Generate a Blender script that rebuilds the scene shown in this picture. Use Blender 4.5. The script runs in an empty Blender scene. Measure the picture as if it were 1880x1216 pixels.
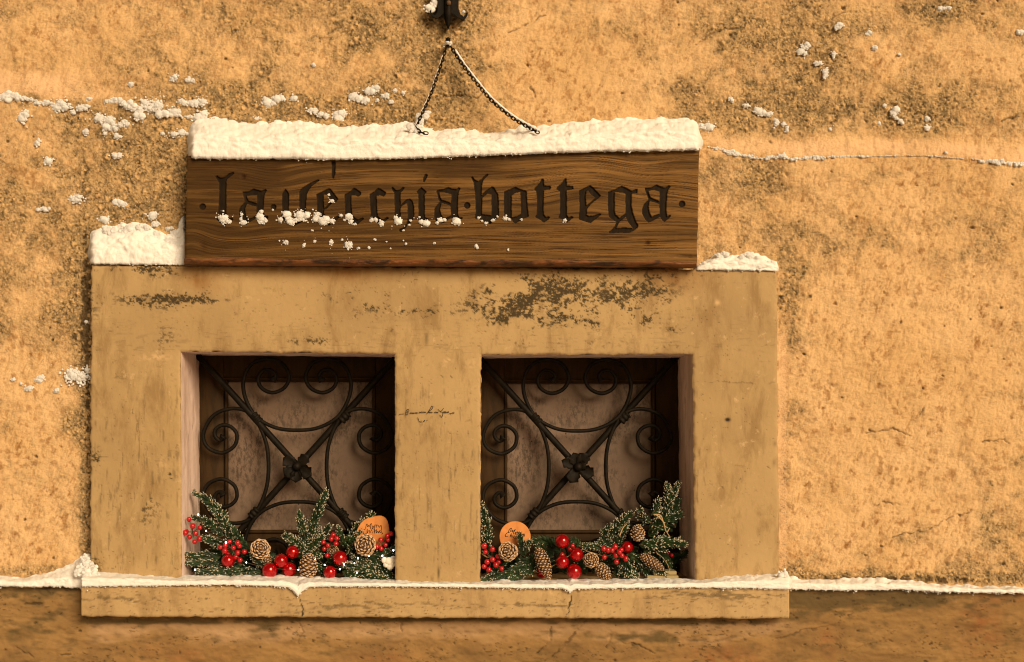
import bpy, math, random
import numpy as np
from mathutils import Vector
random.seed(7); RS = np.random.RandomState(7)
C = bpy.data.collections.new("scene"); bpy.context.scene.collection.children.link(C)
SC = bpy.context.scene
R = math.radians
# ------------------------------------------------------------------ camera, sky, sun, exposure
CAMD, CAMZ, PX = 3.0, 1.6, 0.0014        # camera distance to the surround's face, eye height, metres per photo pixel there
VX, VY = 852.0, 750.0                    # photo pixel straight ahead of the camera
F = CAMD/PX
cam = bpy.data.objects.new("camera", bpy.data.cameras.new("camera")); C.objects.link(cam)
cam.location = (0, -CAMD, CAMZ); cam.rotation_euler = (R(90), 0, 0)
cam.data.sensor_width = 36; cam.data.lens = 36*F/1880
cam.data.shift_x = (940-VX)/1880; cam.data.shift_y = (VY-608)/1880
cam.data.clip_start = 0.05; cam.data.clip_end = 500
SC.camera = cam
SUN_EL, SUN_AZ = 25, 30                  # elevation; degrees to the right of straight behind the camera
W = bpy.data.worlds.new("World"); SC.world = W; W.use_nodes = True
nt = W.node_tree; bg = nt.nodes['Background']
sky = nt.nodes.new('ShaderNodeTexSky'); sky.sky_type = 'NISHITA'; sky.sun_disc = False
sky.sun_elevation = R(SUN_EL); sky.sun_rotation = R(180-SUN_AZ)
mul = nt.nodes.new('ShaderNodeMix'); mul.data_type = 'RGBA'; mul.blend_type = 'MULTIPLY'
mul.inputs[0].default_value = 1; mul.inputs[7].default_value = (1.0, 0.52, 0.22, 1)
nt.links.new(sky.outputs[0], mul.inputs[6]); nt.links.new(mul.outputs[2], bg.inputs[0])
bg.inputs[1].default_value = 0.055
sl = bpy.data.lights.new("street_light", 'SUN'); sl.energy = 4.0; sl.angle = R(30); sl.color = (1, .79, .53)
sun = bpy.data.objects.new("street_light", sl); C.objects.link(sun); sun.location = (2, -4, 5)
d = Vector((-math.sin(R(SUN_AZ))*math.cos(R(SUN_EL)), math.cos(R(SUN_AZ))*math.cos(R(SUN_EL)), -math.sin(R(SUN_EL))))
sun.rotation_euler = d.to_track_quat('-Z', 'Y').to_euler()
SC.view_settings.view_transform = 'Standard'; SC.view_settings.look = 'None'
SC.view_settings.exposure = 0.08; SC.view_settings.gamma = 1.0
SC.render.engine = 'CYCLES'; SC.cycles.filter_width = 1.1

# ------------------------------------------------------------------ helpers
def sc(Y): return (CAMD+Y)/F
def P(px, py, Y):
    """photo pixel at depth Y (metres behind the face of the window surround) -> world point(s)"""
    px = np.asarray(px, float); py = np.asarray(py, float); Y = np.asarray(Y, float)
    k = (CAMD+Y)/F
    px, py, Y, k = np.broadcast_arrays(px, py, Y, k)
    return np.stack([(px-VX)*k, Y, CAMZ+(VY-py)*k], -1)
def V(px, py, Y): return P(px, py, Y).astype(float)

def hash2(ix, iy, seed):
    h = (ix.astype(np.int64)*374761393 + iy.astype(np.int64)*668265263 + seed*974711) & 0xffffffff
    h = ((h ^ (h >> 13))*1274126177) & 0xffffffff
    h = (h ^ (h >> 16)) & 0xffffffff
    h = (h*2246822519) & 0xffffffff
    return ((h ^ (h >> 15)) & 0xffffff)/float(0xffffff)
def vn(x, y, seed=0):
    ix = np.floor(x); iy = np.floor(y); fx = x-ix; fy = y-iy
    fx = fx*fx*(3-2*fx); fy = fy*fy*(3-2*fy)
    a = hash2(ix, iy, seed); b = hash2(ix+1, iy, seed); c = hash2(ix, iy+1, seed); e = hash2(ix+1, iy+1, seed)
    return (a*(1-fx)+b*fx)*(1-fy) + (c*(1-fx)+e*fx)*fy
def fbm(x, y, oct=4, seed=0, gain=.5):
    s = 0; a = 1; t = 0
    for i in range(oct):
        s = s + a*vn(x*2**i+i*17.3, y*2**i+i*9.1, seed+i); t += a; a *= gain
    return s/t
def voro(x, y, seed=0):
    """distance to the nearest jittered point, and that cell's random number"""
    ix = np.floor(x); iy = np.floor(y)
    best = np.full(x.shape, 9.0); rid = np.zeros(x.shape)
    for dx in (-1, 0, 1):
        for dy in (-1, 0, 1):
            cx = ix+dx; cy = iy+dy
            qx = cx+hash2(cx, cy, seed); qy = cy+hash2(cx, cy, seed+1)
            dd = (x-qx)**2+(y-qy)**2; m = dd < best
            best = np.where(m, dd, best); rid = np.where(m, hash2(cx, cy, seed+2), rid)
    return np.sqrt(best), rid
def sst(a, b, x):
    t = np.clip((x-a)/(b-a), 0, 1); return t*t*(3-2*t)
def gauss(x, y, lst):
    s = np.zeros(np.broadcast(x, y).shape)
    for cx, cy, sx, sy, a in lst:
        s = s + a*np.exp(-((x-cx)/sx)**2-((y-cy)/sy)**2)
    return s
def polydist(x, y, pts):
    best = np.full(x.shape, 1e9)
    for (ax, ay), (bx, by) in zip(pts[:-1], pts[1:]):
        vx, vy = bx-ax, by-ay; L = vx*vx+vy*vy+1e-9
        t = np.clip(((x-ax)*vx+(y-ay)*vy)/L, 0, 1)
        best = np.minimum(best, (x-ax-t*vx)**2+(y-ay-t*vy)**2)
    return np.sqrt(best)
def cracks(x, y, lst, w=1.3):
    m = np.zeros(x.shape)
    wob = (fbm(x/9, y/9, 3, 77)-.5)*9; wob2 = (fbm(x/9, y/9, 3, 91)-.5)*9
    for pts in lst:
        xs = [p[0] for p in pts]; ys = [p[1] for p in pts]
        sel = (x > min(xs)-12) & (x < max(xs)+12) & (y > min(ys)-12) & (y < max(ys)+12)
        if sel.any():
            dd = polydist((x+wob)[sel], (y+wob2)[sel], pts)
            m[sel] = np.maximum(m[sel], 1-sst(w*.4, w*1.4, dd))
    return m
def tag(o, label=None, cat=None, group=None, kind=None):
    if label: o['label'] = label
    if cat: o['category'] = cat
    if group: o['group'] = group
    if kind: o['kind'] = kind
    return o
def empty(name, loc, label, cat, group=None):
    o = bpy.data.objects.new(name, None); C.objects.link(o); o.location = loc; o.empty_display_size = .05
    return tag(o, label, cat, group)
WL = {}                                   # world location of every object made
def link(name, co, faces, mats, parent=None, origin=None, idx=None, attrs=None, smooth=True):
    co = np.asarray(co, float).reshape(-1, 3)
    if origin is None:
        origin = WL[parent.name] if (parent is not None and parent.name in WL) else (Vector(parent.location) if parent else Vector((0, 0, 0)))
    origin = Vector(origin)
    me = bpy.data.meshes.new(name)
    faces_np = isinstance(faces, np.ndarray)
    if faces_np:
        n, k = faces.shape
        me.vertices.add(len(co)); me.vertices.foreach_set('co', (co-np.array(origin)).astype(np.float32).ravel())
        me.loops.add(n*k); me.loops.foreach_set('vertex_index', faces.astype(np.int32).ravel())
        me.polygons.add(n); me.polygons.foreach_set('loop_start', (np.arange(n)*k).astype(np.int32))
        me.polygons.foreach_set('loop_total', np.full(n, k, np.int32))
    else:
        me.from_pydata([tuple(v) for v in (co-np.array(origin))], [], faces)
    for m in (mats if isinstance(mats, (list, tuple)) else [mats]): me.materials.append(m)
    if idx is not None: me.polygons.foreach_set('material_index', np.asarray(idx, np.int32))
    me.polygons.foreach_set('use_smooth', np.full(len(me.polygons), smooth))
    for k_, v_ in (attrs or {}).items():
        a = me.attributes.new(k_, 'FLOAT', 'POINT'); a.data.foreach_set('value', np.asarray(v_, np.float32).ravel())
    me.update(calc_edges=True)
    o = bpy.data.objects.new(name, me); C.objects.link(o)
    if parent is not None:
        o.parent = parent
        pw = WL.get(parent.name, Vector(parent.location)); o.location = origin-pw
    else:
        o.location = origin
    WL[o.name] = origin
    return o
def gridfaces(nr, nc, keep=None, flip=False, off=0):
    i = np.arange(nr*nc).reshape(nr, nc)
    q = np.stack([i[:-1, :-1], i[1:, :-1], i[1:, 1:], i[:-1, 1:]], -1)
    if flip: q = q[..., ::-1]
    q = q.reshape(-1, 4) if keep is None else q[keep]
    return q+off
class MB:
    def __init__(s): s.v = []; s.f = []; s.m = []
    def add(s, verts, faces, m=0):
        o = len(s.v); s.v.extend([tuple(map(float, v)) for v in verts])
        s.f.extend([tuple(i+o for i in f) for f in faces])
        s.m.extend([m]*len(faces) if isinstance(m, int) else m)
    def tube(s, pts, rad, n=8, m=0, cap=True, squash=None):
        pts = np.asarray(pts, float); N = len(pts)
        rad = np.broadcast_to(rad, (N,))
        T = np.gradient(pts, axis=0); T /= np.linalg.norm(T, axis=1)[:, None]+1e-12
        up = np.array([0, 1., 0]);
        if abs(T[0] @ up) > .9: up = np.array([1., 0, 0])
        vs = []
        for i in range(N):
            a = up-T[i]*(up @ T[i]); a /= np.linalg.norm(a)+1e-12; b = np.cross(T[i], a); up = a
            for k in range(n):
                w = 2*math.pi*(k+.5)/n
                vs.append(pts[i]+rad[i]*(math.cos(w)*a*(squash or 1)+math.sin(w)*b))
        fs = [(i*n+k, i*n+(k+1) % n, (i+1)*n+(k+1) % n, (i+1)*n+k) for i in range(N-1) for k in range(n)]
        if cap: fs += [tuple(range(n))[::-1], tuple((N-1)*n+k for k in range(n))]
        s.add(vs, fs, m)
    def box(s, lo, hi, m=0, bev=0):
        x0, y0, z0 = lo; x1, y1, z1 = hi
        if bev <= 0:
            v = [(x, y, z) for x in (x0, x1) for y in (y0, y1) for z in (z0, z1)]
            s.add(v, [(0, 1, 3, 2), (4, 6, 7, 5), (0, 4, 5, 1), (2, 3, 7, 6), (0, 2, 6, 4), (1, 5, 7, 3)], m); return
        b = bev; v = []; 
        for x, sx in ((x0, 1), (x1, -1)):
            for y, sy in ((y0, 1), (y1, -1)):
                for z, sz in ((z0, 1), (z1, -1)):
                    v += [(x, y+sy*b, z+sz*b), (x+sx*b, y, z+sz*b), (x+sx*b, y+sy*b, z)]
        import bmesh
        bm = bmesh.new(); [bm.verts.new(q) for q in v]; bmesh.ops.convex_hull(bm, input=bm.verts[:])
        bmesh.ops.dissolve_limit(bm, angle_limit=.01, verts=bm.verts[:], edges=bm.edges[:])
        bm.verts.index_update()
        s.add([q.co for q in bm.verts], [tuple(w.index for w in f.verts) for f in bm.faces], m); bm.free()
    def build(s, name, mats, parent=None, origin=None, smooth=True):
        return link(name, np.array(s.v), s.f, mats, parent, origin, s.m, None, smooth)
def ico(sub):
    import bmesh
    bm = bmesh.new(); bmesh.ops.create_icosphere(bm, subdivisions=sub, radius=1)
    bm.verts.index_update()
    v = np.array([q.co[:] for q in bm.verts]); f = [tuple(w.index for w in g.verts) for g in bm.faces]; bm.free()
    return v, f
I1, I2, I3 = ico(1), ico(2), ico(3)
def uvs(nu, nv):
    v = [(0, 0, 1)]
    for j in range(1, nv):
        for i in range(nu):
            a = 2*math.pi*i/nu; b = math.pi*j/nv; v.append((math.sin(b)*math.cos(a), math.sin(b)*math.sin(a), math.cos(b)))
    v.append((0, 0, -1)); f = [(0, 1+i, 1+(i+1) % nu) for i in range(nu)]
    for j in range(nv-2):
        for i in range(nu):
            a = 1+j*nu+i; b = 1+j*nu+(i+1) % nu; f.append((a, a+nu, b+nu, b))
    L = len(v)-1; f += [(L, L-nu+(i+1) % nu, L-nu+i) for i in range(nu)]
    return np.array(v), f
def crom(pts, n=6):
    pts = [np.array(p, float) for p in pts]; q = [2*pts[0]-pts[1]]+pts+[2*pts[-1]-pts[-2]]; out = []
    for i in range(1, len(q)-2):
        for k in range(n):
            t = k/n; a, b, c, d_ = q[i-1], q[i], q[i+1], q[i+2]
            out.append(.5*((2*b)+(-a+c)*t+(2*a-5*b+4*c-d_)*t*t+(-a+3*b-3*c+d_)*t**3))
    out.append(pts[-1]); return np.array(out)

# ------------------------------------------------------------------ materials
class Mt:
    def __init__(s, name):
        s.m = bpy.data.materials.new(name); s.m.use_nodes = True; s.t = s.m.node_tree; s.b = s.t.nodes['Principled BSDF']
        s.co = s.t.nodes.new('ShaderNodeTexCoord').outputs['Object']
    def l(s, a, b): s.t.links.new(a, b)
    def n(s, typ, **k):
        q = s.t.nodes.new(typ)
        for a, b in k.items(): setattr(q, a, b)
        return q
    def noise(s, scale, detail=4, rough=.5, dist=0, stretch=None):
        q = s.n('ShaderNodeTexNoise'); q.inputs['Scale'].default_value = scale; q.inputs['Detail'].default_value = detail
        q.inputs['Roughness'].default_value = rough; q.inputs['Distortion'].default_value = dist
        if stretch:
            mp = s.n('ShaderNodeMapping'); mp.inputs['Scale'].default_value = stretch; s.l(s.co, mp.inputs[0]); s.l(mp.outputs[0], q.inputs[0])
        else: s.l(s.co, q.inputs[0])
        return q.outputs['Fac']
    def ramp(s, f, a, b):
        q = s.n('ShaderNodeMapRange', interpolation_type='SMOOTHSTEP'); q.inputs[1].default_value = a; q.inputs[2].default_value = b
        s.l(f, q.inputs[0]); return q.outputs[0]
    def attr(s, name): return s.n('ShaderNodeAttribute', attribute_name=name).outputs['Fac']
    def math(s, op, a, b):
        q = s.n('ShaderNodeMath', operation=op)
        for i, x in enumerate((a, b)):
            if isinstance(x, (int, float)): q.inputs[i].default_value = x
            else: s.l(x, q.inputs[i])
        return q.outputs[0]
    def mix(s, f, a, b, mode='MIX'):
        q = s.n('ShaderNodeMix', data_type='RGBA', blend_type=mode)
        for i, x in ((0, f), (6, a), (7, b)):
            if isinstance(x, (int, float)): q.inputs[i].default_value = x
            elif isinstance(x, tuple): q.inputs[i].default_value = (*x, 1)
            else: s.l(x, q.inputs[i])
        return q.outputs[2]
    def col(s, c):
        if isinstance(c, tuple): s.b.inputs['Base Color'].default_value = (*c, 1)
        else: s.l(c, s.b.inputs['Base Color'])
    def bump(s, h, dist, strength=1):
        q = s.n('ShaderNodeBump'); q.inputs['Strength'].default_value = strength; q.inputs['Distance'].default_value = dist
        s.l(h, q.inputs['Height']); s.l(q.outputs[0], s.b.inputs['Normal'])
    def set(s, **k):
        for a, b in k.items(): s.b.inputs[a.replace('_', ' ')].default_value = b
        return s
# rendered wall
mw = Mt('wall_plaster'); mw.set(Roughness=.92, Specular_IOR_Level=.15)
c = mw.mix(mw.ramp(mw.noise(5, 5), .35, .7), (.71, .48, .245), (.63, .41, .190))
c = mw.mix(mw.ramp(mw.noise(45, 6, .65, 0, (1.3, 1, .6)), .48, .72), c, (.60, .375, .170))
c = mw.mix(mw.math('MULTIPLY', mw.attr('pink'), .55), c, (.76, .50, .30))
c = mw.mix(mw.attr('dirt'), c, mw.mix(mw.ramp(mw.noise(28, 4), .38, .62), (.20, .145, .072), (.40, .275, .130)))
fine = mw.ramp(mw.noise(230, 3, .7), .50, .66)
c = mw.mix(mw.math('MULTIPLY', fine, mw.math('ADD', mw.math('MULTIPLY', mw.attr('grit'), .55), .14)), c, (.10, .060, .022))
c = mw.mix(mw.math('MULTIPLY', mw.ramp(mw.noise(170, 3, .7, .5), .58, .70), mw.math('ADD', mw.math('MULTIPLY', mw.attr('grit'), .35), .22)), c, (.80, .54, .28))
c = mw.mix(mw.attr('pebble'), c, (.74, .48, .22))
c = mw.mix(mw.attr('brown'), c, (.30, .145, .045))
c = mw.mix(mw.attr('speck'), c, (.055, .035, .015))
mw.col(c); mw.bump(mw.noise(300, 4, .65), .003, .8)
# plinth
mp_ = Mt('plinth_render'); mp_.set(Roughness=.9, Specular_IOR_Level=.15)
c = mp_.mix(mp_.ramp(mp_.noise(5, 6, .6, .6, (1, 1, 2.6)), .35, .68), (.31, .185, .070), (.20, .118, .046))
c = mp_.mix(mp_.ramp(mp_.noise(28, 6, .65, 0, (1, 1, 2.5)), .52, .75), c, (.20, .12, .045))
c = mp_.mix(mp_.math('MULTIPLY', mp_.attr('pink'), .75), c, (.46, .30, .16))
c = mp_.mix(mp_.math('MULTIPLY', mp_.attr('red'), .55), c, (.26, .075, .025))
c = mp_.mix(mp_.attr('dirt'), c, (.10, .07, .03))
c = mp_.mix(mp_.attr('speck'), c, (.03, .02, .01))
mp_.col(c); mp_.bump(mp_.noise(200, 5, .6), .001, .6)
# surround (smooth render)
ms = Mt('surround_render'); ms.set(Roughness=.8, Specular_IOR_Level=.2)
c = ms.mix(ms.ramp(ms.noise(4, 5), .35, .7), (.44, .305, .143), (.365, .250, .116))
c = ms.mix(ms.ramp(ms.noise(18, 7, .7, .3, (1, 1, .35)), .47, .68), c, (.29, .190, .083))
c = ms.mix(ms.ramp(ms.noise(70, 6, .7, 0, (.6, 1, 1)), .58, .74), c, (.28, .185, .080))
c = ms.mix(ms.ramp(ms.noise(30, 5, .7), .60, .74), c, (.52, .37, .19))
c = ms.mix(ms.attr('pale'), c, (.62, .42, .21))
c = ms.mix(ms.attr('rust_shade'), c, (.22, .10, .025))
c = ms.mix(ms.math('MULTIPLY', ms.attr('mold'), ms.ramp(ms.noise(130, 4, .7, 0, (1, 1, 1.3)), .30, .46)), c, (.060, .042, .018))
c = ms.mix(ms.attr('speck'), c, (.03, .02, .01))
ms.col(c); ms.bump(ms.noise(160, 5, .6, 0, (1, 1, .6)), .0007, .5)
# painted reveal
mr = Mt('reveal_paint'); mr.set(Roughness=.75, Specular_IOR_Level=.2)
c = mr.mix(mr.ramp(mr.noise(14, 5, .6, .4, (1, 1, .22)), .42, .66), (.80, .62, .53), (.60, .44, .35))
c = mr.mix(mr.ramp(mr.noise(40, 5, .6, 0, (1, 1, .15)), .6, .72), c, (.20, .12, .06))
mr.col(c); mr.bump(mr.noise(80, 4), .001, .5)
# window joinery and its backing board
mj = Mt('dark_joinery'); mj.set(Roughness=.7, Specular_IOR_Level=.15)
c = mj.mix(mj.ramp(mj.noise(9, 5, .6, .3, (6, 1, 1)), .4, .7), (.042, .022, .007), (.024, .013, .004)); mj.col(c)
mb = Mt('backing_board'); mb.set(Roughness=.7)
c = mb.mix(mb.ramp(mb.noise(7, 5, .6), .35, .7), (.165, .108, .073), (.118, .077, .049))
g_ = mb.math('MULTIPLY', mb.ramp(mb.noise(5, 4, .6, .5), .38, .60), mb.ramp(mb.noise(90, 5, .75, 0, (1, 1, .5)), .44, .60))
c = mb.mix(mb.math('MULTIPLY', g_, .8), c, (.035, .022, .010))
c = mb.mix(mb.ramp(mb.noise(95, 2, .5), .70, .74), c, (.03, .018, .008)); mb.col(c)
mi = Mt('wrought_iron'); mi.set(Roughness=.6, Specular_IOR_Level=.12)
mi.col(mi.mix(mi.ramp(mi.noise(60, 4), .4, .7), (.006, .0045, .0025), (.012, .008, .004))); mi.bump(mi.noise(250, 3), .0008, .6)
# sign wood
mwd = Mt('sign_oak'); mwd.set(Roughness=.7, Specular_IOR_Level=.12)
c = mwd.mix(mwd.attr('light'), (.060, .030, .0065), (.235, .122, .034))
c = mwd.mix(mwd.attr('grain'), c, (.035, .014, .003))
c = mwd.mix(mwd.attr('carve'), c, mwd.mix(mwd.ramp(mwd.noise(120, 3, .6, 0, (1, 1, .3)), .4, .7), (.010, .0055, .0016), (.018, .010, .0032)))
mwd.col(c); mwd.bump(mwd.noise(60, 5, .6, 0, (1, 1, 14)), .0006, .6)
mwe = Mt('sign_waney_edge'); mwe.set(Roughness=.6)
c = mwe.mix(mwe.ramp(mwe.noise(22, 5, .6, .8, (.7, 1, 1.6)), .38, .66), (.22, .080, .020), (.035, .015, .005))
mwe.col(c); mwe.bump(mwe.noise(50, 4), .002, .7)
# snow
msn = Mt('snow'); msn.set(Roughness=.75, Specular_IOR_Level=.25, Subsurface_Weight=.35, Subsurface_Scale=.012)
msn.b.inputs['Subsurface Radius'].default_value = (1, .9, .8)
msn.col((.86, .85, .82)); msn.bump(msn.noise(330, 4, .7), .0022, .8)
mgs = Mt('ground_snow'); mgs.set(Roughness=.8)
mgs.col(mgs.mix(mgs.ramp(mgs.noise(1.2, 6), .4, .6), (.62, .60, .57), (.16, .13, .10))); mgs.bump(mgs.noise(8, 5), .03, .8)
# garland
def plain(name, colr, **k):
    q = Mt(name); q.col(colr); q.set(**k); return q
mgn = Mt('needle_green'); mgn.set(Roughness=.5); mgn.col(mgn.mix(mgn.ramp(mgn.noise(40, 3), .4, .6), (.012, .034, .010), (.030, .070, .014)))
mfr = plain('needle_frost', (.66, .60, .46), Roughness=.7)
mtw = plain('twig', (.10, .06, .03), Roughness=.8)
mtb = plain('pale_twig', (.42, .29, .15), Roughness=.8)
mred = plain('bauble_red', (.50, .003, .006), Roughness=.12, Metallic=.6, Coat_Weight=.6, Coat_Roughness=.05)
mber = plain('berry_red', (.42, .006, .010), Roughness=.25, Coat_Weight=.3)
mcap = plain('bauble_cap', (.45, .30, .12), Roughness=.35, Metallic=.9)
mco1 = Mt('cone_scale_tip'); mco1.set(Roughness=.75); mco1.col(mco1.mix(mco1.ramp(mco1.noise(120, 2), .4, .6), (.68, .48, .30), (.50, .32, .18)))
mco2 = plain('cone_scale_base', (.12, .062, .028), Roughness=.85)
mdsc = Mt('disc_wood'); mdsc.set(Roughness=.55); mdsc.col(mdsc.mix(mdsc.ramp(mdsc.noise(30, 4, .5, .5), .4, .65), (.66, .265, .065), (.54, .19, .04)))
mbrk = plain('disc_bark', (.12, .05, .02), Roughness=.8)
mink = plain('ink', (.012, .008, .006), Roughness=.7)
mctn = Mt('cotton'); mctn.set(Roughness=.9); mctn.col((.80, .76, .66)); mctn.bump(mctn.noise(300, 3), .001, .6)
mplb = plain('battery_box_plastic', (.34, .27, .13), Roughness=.35)
mlt = plain('fairy_light', (.9, .9, .9)); mlt.b.inputs['Emission Color'].default_value = (.9, .97, 1, 1); mlt.b.inputs['Emission Strength'].default_value = 10
M = lambda q: q.m

# ------------------------------------------------------------------ ground
tag(link('ground', [(-60, -60, 0), (60, -60, 0), (60, 60, 0), (-60, 60, 0)], [(0, 1, 2, 3)], M(mgs)), kind='structure')

# ------------------------------------------------------------------ facade
house = empty('house_facade', (0, .04, 0), 'ochre rendered house front with twin barred cellar windows in a smooth surround', 'house')
def ledge_y(x): return np.interp(x, [-300, 0, 60, 110, 200, 260, 300, 345, 390, 800, 1290, 1400, 1460, 1560, 1700, 1780, 1880, 2300],
                                 [190, 180, 177, 186, 191, 197, 206, 214, 222, 245, 268, 288, 293, 286, 285, 294, 302, 310])
def plin_y(x): return np.interp(x, [-400, 0, 60, 150, 1450, 1540, 1650, 1720, 1880, 2400], [1072, 1073, 1074, 1074, 1078, 1079, 1079, 1083, 1086, 1090])
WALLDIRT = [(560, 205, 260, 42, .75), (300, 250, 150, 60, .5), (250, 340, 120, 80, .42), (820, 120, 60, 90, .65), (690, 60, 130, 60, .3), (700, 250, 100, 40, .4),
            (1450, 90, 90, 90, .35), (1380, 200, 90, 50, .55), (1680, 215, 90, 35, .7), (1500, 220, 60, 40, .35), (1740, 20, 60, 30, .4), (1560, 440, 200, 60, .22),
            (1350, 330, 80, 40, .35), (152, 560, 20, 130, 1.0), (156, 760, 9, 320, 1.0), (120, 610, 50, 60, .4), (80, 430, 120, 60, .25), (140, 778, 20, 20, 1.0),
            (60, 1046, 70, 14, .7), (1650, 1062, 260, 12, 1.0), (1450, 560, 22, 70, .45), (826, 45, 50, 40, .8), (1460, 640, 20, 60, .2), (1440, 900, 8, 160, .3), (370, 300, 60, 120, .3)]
WALLCRACK = [[(792, 168), (820, 178), (850, 176), (878, 181), (884, 170)], [(1280, 82), (1300, 66), (1320, 56), (1362, 50)], [(1840, 222), (1865, 214), (1884, 206)],
             [(1640, 985), (1700, 975), (1735, 955), (1780, 940)], [(1800, 812), (1840, 806), (1850, 815)], [(935, 60), (985, 38), (1000, 28)],
             [(1590, 795), (1640, 786), (1670, 800)], [(1600, 930), (1630, 920), (1650, 928)], [(1530, 34), (1540, 25), (1570, 20)], [(975, 160), (980, 178)], [(600, 60), (625, 50)], [(1695, 750), (1688, 762)]]
def wall_fields(x, y):
    D = gauss(x, y, WALLDIRT)
    clean = gauss(x, y, [(100, 90, 220, 90, .6), (480, 60, 170, 60, .35), (1040, 130, 170, 110, .75), (1650, 700, 260, 330, .9), (60, 900, 90, 200, .7), (60, 620, 70, 80, .35), (1800, 120, 150, 60, .3), (1580, 275, 330, 22, .8)])
    n1 = fbm(x/70, y/55, 5, 3, .6); n2 = fbm(x/14, y/14, 3, 31)
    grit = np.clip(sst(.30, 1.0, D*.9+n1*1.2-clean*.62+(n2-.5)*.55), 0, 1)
    d1, r1 = voro(x/6.6, y/6.6, 5); d2, r2 = voro(x/4.2, y/4.2, 55); d3, r3 = voro(x/17, y/17, 505)
    rad1 = .18+.30*r1; peb1 = np.clip(1-(d1/rad1)**2, 0, 1)*(r1 > .35)
    rad2 = .22+.25*r2; peb2 = np.clip(1-(d2/rad2)**2, 0, 1)*(r2 > .3)
    rad3 = .12+.22*r3; peb3 = np.clip(1-(d3/rad3)**2, 0, 1)*(r3 > .72)
    gg = .18+.82*grit
    # ledge where the upper coat stops: the lower coat stands proud
    ly = ledge_y(x)+(fbm(x/13, y*0+3.3, 3, 9)-.5)*9
    dl = y-ly
    up = np.interp(x, [100, 260, 1200, 1300], [55, 18, 18, 36])
    led = sst(-1, 0, dl/up)*np.exp(-np.clip(dl, 0, None)/190.)
    drop = .010*np.exp(-np.clip(dl, 0, None)/7)*(dl > 0)
    und = (fbm(x/150, y/150, 4, 21)-.5)*.022+(fbm(x/38, y/32, 3, 22)-.5)*.009
    fine = (fbm(x/7, y/6, 3, 23)-.5)*.0032*(.5+grit)
    trow = (fbm((x+y*.35)/11, (y-x*.2)/26, 4, 29)-.5)*.005
    # pits
    dp, rp = voro(x/26, y/24, 700); rp_ = .05+.13*((rp*7.7) % 1)
    ell = dp*(1+.9*vn(x/6, y/4, 701)); pit = (1-sst(rp_*.6, rp_*1.5, ell+(fbm(x/4, y/3, 2, 705)-.5)*.25))*(rp > .91)
    dp2, rq = voro(x/9, y/8, 710); pit2 = (1-sst(.10, .20, dp2))*(rq > .86)*(.3+.7*grit)
    cr = cracks(x, y, WALLCRACK, 1.4)
    h = -.0016*sst(.55, .7, fbm((x+y*.5)/4, (y-x*.3)/9, 3, 81, .6))+und+trow+fine+.016*led+gg*(.0026*peb1+.0017*peb2+.0042*peb3)+.0012*(fbm(x/3.2, y/3.2, 2, 73)-.5)-.004*pit-.002*pit2-.004*cr-.003*grit+.003*grit*fbm(x/5, y/5, 2, 71)
    # towards the surround's right side the render is smooth and swept flat
    sm = sst(1456, 1438, x)*sst(560, 640, y)*sst(1424, 1432, x)
    h = h*(1-.6*sm)
    pink = np.clip(sst(-1.15, -.5, dl/up)*(1-sst(-.12, .05, dl/up))*np.interp(x, [60, 240, 1270, 1330], [.9, .15, .15, 1])*(.55+.45*sst(.35, .55, fbm(x/40, y/16, 3, 33)))
                   + sst(.5, .9, sm)*.7 + gauss(x, y, [(90, 150, 110, 22, .6)])*.7, 0, 1)
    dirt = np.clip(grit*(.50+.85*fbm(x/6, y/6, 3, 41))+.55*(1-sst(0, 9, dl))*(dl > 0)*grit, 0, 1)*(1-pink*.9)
    peb = np.clip((peb1*(.3+.7*((r1*13) % 1))+peb2*.6*((r2*7) % 1)+peb3*.9), 0, 1)*gg*.85*(1-pink)
    gate = sst(.45, .6, fbm(x/30, y/30, 2, 63))
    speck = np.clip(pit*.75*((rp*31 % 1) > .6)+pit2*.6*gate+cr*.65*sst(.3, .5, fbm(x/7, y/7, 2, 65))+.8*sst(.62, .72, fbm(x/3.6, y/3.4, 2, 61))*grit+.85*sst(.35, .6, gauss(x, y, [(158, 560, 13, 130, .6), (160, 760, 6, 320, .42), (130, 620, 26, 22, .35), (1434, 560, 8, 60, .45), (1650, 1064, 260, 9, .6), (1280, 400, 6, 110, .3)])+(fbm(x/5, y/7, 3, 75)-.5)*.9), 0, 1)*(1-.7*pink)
    flk = sst(.60, .70, fbm((x+y*.5)/4, (y-x*.3)/9, 3, 81, .6))*sst(.42, .6, fbm(x/45, y/60, 2, 83)); flk2 = sst(.63, .72, fbm(x/7, y/3, 3, 85, .6))*.8
    brown = np.clip(pit*.6+.45*flk+.35*flk2+.55*sst(.58, .70, fbm(x/8, y/10, 3, 67))*gate+.25*sst(.62, .72, fbm(x/24, y/24, 4, 69, .65)), 0, 1)*(1-grit)*(1-.8*pink)
    return h, dirt, peb, pink, speck, grit, brown
def axis(lo, f0, f1, hi, st):
    a = np.arange(f0, f1, st); left = []; right = []
    q = f0; s = st
    while q > lo: s *= 1.25; q -= s; left.append(q)
    q = a[-1]; s = st
    while q < hi: s *= 1.25; q += s; right.append(q)
    return np.concatenate([left[::-1], a, right])
WY = .045
gx = axis(-2300, -70, 1950, 4300, 1.6); gy = axis(-1500, -60, 1105, 1110, 1.6); gy = gy[gy < 1112]
X, Yp = np.meshgrid(gx, gy)
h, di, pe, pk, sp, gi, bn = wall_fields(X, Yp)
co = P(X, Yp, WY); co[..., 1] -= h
keep = ~((X[:-1, :-1] > 190) & (X[1:, 1:] < 1405) & (Yp[:-1, :-1] > 510) & (Yp[1:, 1:] < 1200))
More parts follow.
